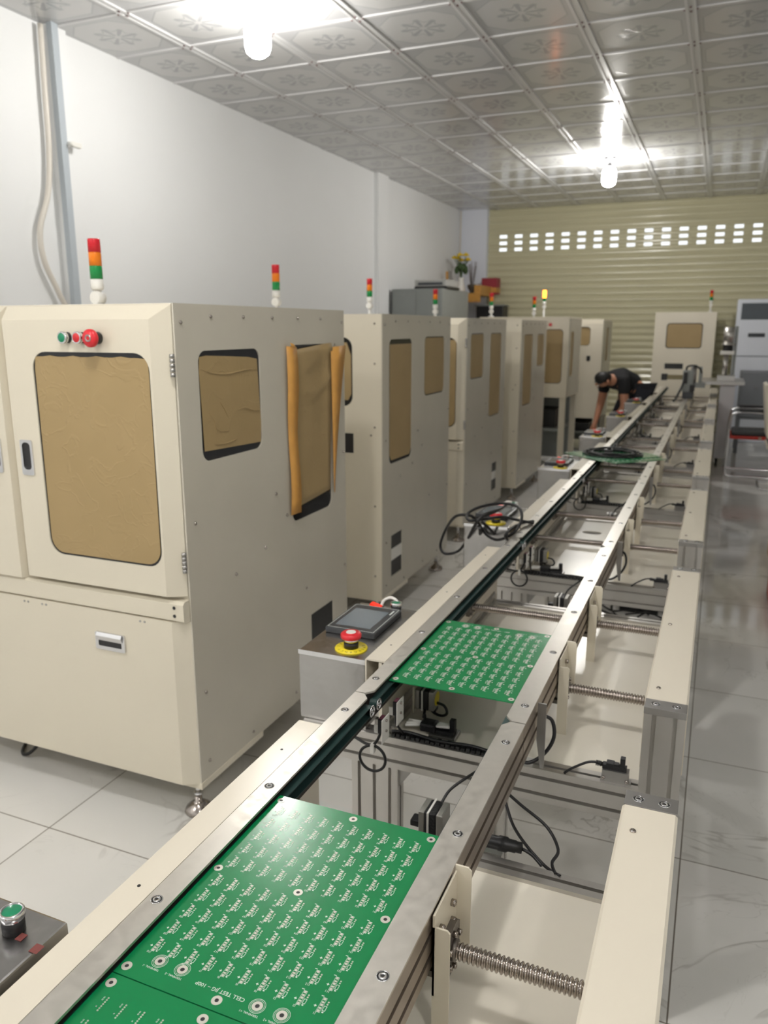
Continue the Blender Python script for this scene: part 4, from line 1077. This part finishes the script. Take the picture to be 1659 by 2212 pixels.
t = thing('parts_crate', 'orange and dark blue plastic crate on the floor at the right picture edge', 'crate', (.365, 4.15, 0))
mb = MB()
for a, b, c, d in ((0, .5, 0, .02), (0, .5, .68, .70), (0, .02, 0, .7), (.48, .5, 0, .7)): mb.box(a, b, c, d, .0, .14)
mb.box(0, .5, 0, .7, 0, .015); mb.build('tray', M['orange'], t)
MB().box(.02, .46, .03, .66, .02, .27, .01).build('bin', M['blue'], t)
t = thing('cardboard_carton', 'pale carton on the floor beyond the orange and blue crate', 'carton', (.41, 5.3, 0))
MB().box(0, .5, 0, .5, 0, .34, .004).build('box_body', M['carton'], t); MB().box(.0, .5, .23, .27, .3402, .341).build('sealing_tape', M['tape'], t)

# ------------------------------------------------------------------ loose cables
t = thing('cable_tangle', 'tangle of black cable thrown over the second control panel', 'cable', (-.80, 2.98, .74))
def P3(*l): return [(a+.80, b-2.98, c-.74) for a, b, c in l]
mb = MB()
mb.tube(P3(*[(-0.618, 2.963, 0.757), (-0.665, 2.913, 0.775), (-0.721, 2.88, 0.79), (-0.768, 2.783, 0.8), (-0.811, 2.741, 0.8), (-0.836, 2.799, 0.81), (-0.815, 2.881, 0.82), (-0.76, 2.951, 0.825), (-0.696, 2.974, 0.82), (-0.65, 2.894, 0.81), (-0.639, 2.815, 0.78), (-0.673, 2.803, 0.74), (-0.739, 2.87, 0.7), (-0.796, 2.912, 0.71), (-0.813, 2.862, 0.765), (-0.83, 2.814, 0.8), (-0.89, 2.825, 0.79), (-0.973, 2.959, 0.7), (-1.005, 2.982, 0.62), (-0.979, 2.97, 0.59), (-0.931, 2.997, 0.6), (-0.876, 2.94, 0.67), (-0.822, 2.843, 0.75), (-0.788, 2.821, 0.795), (-0.745, 2.896, 0.81), (-0.733, 2.974, 0.815), (-0.735, 2.879, 0.82), (-0.76, 2.785, 0.82), (-0.778, 2.724, 0.8)]), .0058, 8, 6)
mb.tube(P3(*[(-0.625, 2.997, 0.756), (-0.651, 2.914, 0.765), (-0.659, 2.775, 0.775), (-0.66, 2.694, 0.77), (-0.682, 2.815, 0.72)]), .0058, 8, 6)
mb.tube(P3(*[(-0.77, 2.771, 0.79), (-0.759, 2.857, 0.74), (-0.777, 3.077, 0.64), (-0.771, 3.181, 0.6)]), .0058, 8, 6)
mb.tube(P3(*[(-0.798, 2.838, 0.75), (-0.838, 2.996, 0.66), (-0.849, 3.07, 0.6), (-0.848, 3.143, 0.55)]), .0058, 8, 6)
mb.build('cable', M['rubber'], t)
t = thing('inline_connector', 'black round cable connector lying on the first cross profile right of the movable rail', 'connector', (-.30, 1.252, .572))
mb = MB(); mb.lathe([(0, -.04), (.009, -.04), (.011, -.034), (.0095, -.03), (.0125, -.026), (.0125, .0), (.014, .002), (.014, .016), (.0115, .02), (.0115, .032), (.010, .034), (.0105, .044), (0, .046)], (0, 0, 0), (1, .05, 0), n=18); mb.build('connector_body', M['black'], t).location.z = .001
mb = MB()
mb.tube([(.044, .002, 0), (.065, -.005, -.003), (.085, -.018, -.01)], .003, 8)
mb.tube([(-.04, -.002, 0), (-.05, .0, .01), (-.035, .06, .03), (-.02, .10, .05)], .003, 8)
mb.tube([(-.02, .10, .05), (-.005, .085, .02), (.015, .06, .0), (.05, .02, -.006), (.09, -.01, -.015), (.12, -.03, -.012)], .003, 8)
mb.tube([(-.02, .10, .05), (.02, .09, .03), (.075, .07, .01), (.105, .03, -.004), (.10, .0, -.012), (.112, -.028, -.012)], .003, 8)
mb.build('connector_cable', M['rubber'], t)
t = thing('floor_cables', 'pile of black cables and an adapter on the floor under the conveyor', 'cable', (-.29, 4.27, 0))
mb = MB(); rr = random.Random(3)
for k in range(7):
    R_ = .12+.1*rr.random(); ox, oy = rr.uniform(-.1, .1), rr.uniform(-.12, .12)
    mb.tube([(ox+R_*math.cos(a*PI/5+k)*(1+.2*rr.random()), oy+R_*1.2*math.sin(a*PI/5+k), .006+.01*k*(a % 2)) for a in range(9)], .005, 6, 5)
mb.build('cable', M['rubber'], t); MB().box(-.1, .1, -.06, .06, .0, .05, .01).build('adapter', M['black'], t)
t = thing('floor_cable', 'dark cables lying on the floor below the nearest cabinet', 'cable', (-2.0, 1.9, 0))
mb = MB()
mb.tube([(-.5, .3, .006), (-.3, .1, .006), (-.12, .05, .04), (-.06, -.0, .10), (-.1, .1, .06), (-.2, .25, .006), (-.1, .6, .006)], .006, 8)
mb.tube([(-.35, .2, .006), (-.22, -.03, .006), (-.14, -.06, .03), (-.12, .05, .11), (-.2, .15, .06)], .006, 8)
mb.build('cable', M['rubber'], t)

# ------------------------------------------------------------------ person bending down behind the line
def skinned(name, V, Ed, Rr, m, parent, sub=2):
    me = bpy.data.meshes.new(name); me.from_pydata([Vector(v) for v in V], Ed, []); me.materials.append(m)
    o = bpy.data.objects.new(name, me); COL.objects.link(o); o.parent = parent
    md = o.modifiers.new('skin', 'SKIN'); md.use_smooth_shade = True
    if not me.skin_vertices: me.skin_vertices.new()
    for i, r in enumerate(Rr):
        sv = me.skin_vertices[0].data[i]; sv.radius = (r, r) if not isinstance(r, tuple) else r; sv.use_root = (i == 0)
    o.modifiers.new('sub', 'SUBSURF').levels = sub; o.modifiers['sub'].render_levels = sub
    return o
pt = thing('person', 'person in black shirt with short black hair bending over beside the far cabinets', 'person', (-.87, 9.45, 0), .8)
V, Ed, Rr = [], [], []
def pv(p, r, prev=None):
    V.append(p); Rr.append(r)
    if prev is not None: Ed.append((prev, len(V)-1))
    return len(V)-1
pel = pv((.02, 0, .84), .125)
sp1_ = pv((-.10, 0, .88), .12, pel); sp2_ = pv((-.22, 0, .925), .13, sp1_); ch = pv((-.31, 0, .935), .12, sp2_)
nk = pv((-.385, 0, .935), .055, ch); hd0 = pv((-.43, 0, .935), .072, nk); hd1 = pv((-.475, 0, .925), .085, hd0); hd2 = pv((-.52, 0, .905), .06, hd1)
for s_ in (-1, 1):
    sh = pv((-.30, .15*s_, .915), .062, ch); el = pv((-.31, .21*s_, .64), .045, sh); wr = pv((-.43, .13*s_, .44), .028, el)
    pm = pv((-.47, .115*s_, .385), .030, wr); pk = pv((-.49, .11*s_, .345), .030, pm)
    for q, (dy, ln) in enumerate(((-.024, .062), (-.008, .072), (.008, .068), (.024, .052))):
        k1 = pv((-.505, .11*s_+dy, .322), .0095, pk); k2 = pv((-.512, .11*s_+dy, .322-ln*.5), .009, k1); pv((-.500, .11*s_+dy, .322-ln), .008, k2)
    t1 = pv((-.455, .105*s_-.035*s_, .36), .011, pm); pv((-.475, .105*s_-.048*s_, .33), .009, t1)
    hp = pv((.01, .10*s_, .785), .092, pel); kn = pv((-.16, .13*s_, .44), .060, hp); an = pv((.03, .13*s_, .09), .038, kn); ft = pv((-.06, .135*s_, .045), .036, an); pv((-.15, .14*s_, .03), .03, ft)
skinned('body', V, Ed, Rr, M['skin'], pt)
# shirt, trousers, shoes follow the same limbs
def garment(name, chains, m):
    VV, EE, RR = [], [], []
    idx = {}
    for ch_ in chains:
        pr = None
        for p, r in ch_:
            if p not in idx: idx[p] = len(VV); VV.append(p); RR.append(r)
            if pr is not None: EE.append((pr, idx[p]))
            pr = idx[p]
    return skinned(name, VV, EE, RR, m, pt)
c_ = (-.31, 0, .935)
garment('shirt', [[((.03, 0, .845), .138), ((-.10, 0, .885), .14), ((-.22, 0, .93), .15), (c_, .138), ((-.355, 0, .935), .07)]]+[[(c_, .138), ((-.30, .15*s_, .915), .078), ((-.305, .19*s_, .76), .064)] for s_ in (-1, 1)], M['shirt'])
garment('trousers', [[((.02, 0, .84), .14)]]+[[((.02, 0, .84), .14), ((.01, .10*s_, .785), .105), ((-.16, .13*s_, .44), .074), ((.02, .13*s_, .13), .056)] for s_ in (-1, 1)], M['trousers'])
for s_ in (-1, 1):
    MB().prism([(-.19, 0), (.06, 0), (.075, .03), (.06, .08), (.0, .085), (-.09, .05), (-.18, .035), (-.20, .015)], 'y', .135*s_-.042, .135*s_+.042).build('shoe', M['black'], pt)
# hair covers the crown and back of the head; face looks down and ahead
mb = MB(); n0 = len(mb.bm.verts); mb.sphere((-.462, 0, .952), .093, 18, 12, (1.08, .92, .82)); mb.build('hair', M['hair'], pt)
fm = Vector((-.53, 0, .86))
mb = MB(); mb.sphere((-.548, 0, .885), .014, 10, 8, (1.3, .8, 1)); mb.build('nose', M['skin'], pt)
for s_ in (-1, 1):
    MB().sphere((-.54, .03*s_, .91), .010, 10, 8).build('eye', M['hair'], pt)
    MB().sphere((-.46, .088*s_, .915), .022, 10, 8, (1, .35, 1.2)).build('ear', M['skin'], pt)
MB().sphere((-.525, 0, .853), .012, 10, 8, (.8, 1.8, .5)).build('mouth', mat('lip', (150, 86, 78), .5), pt)
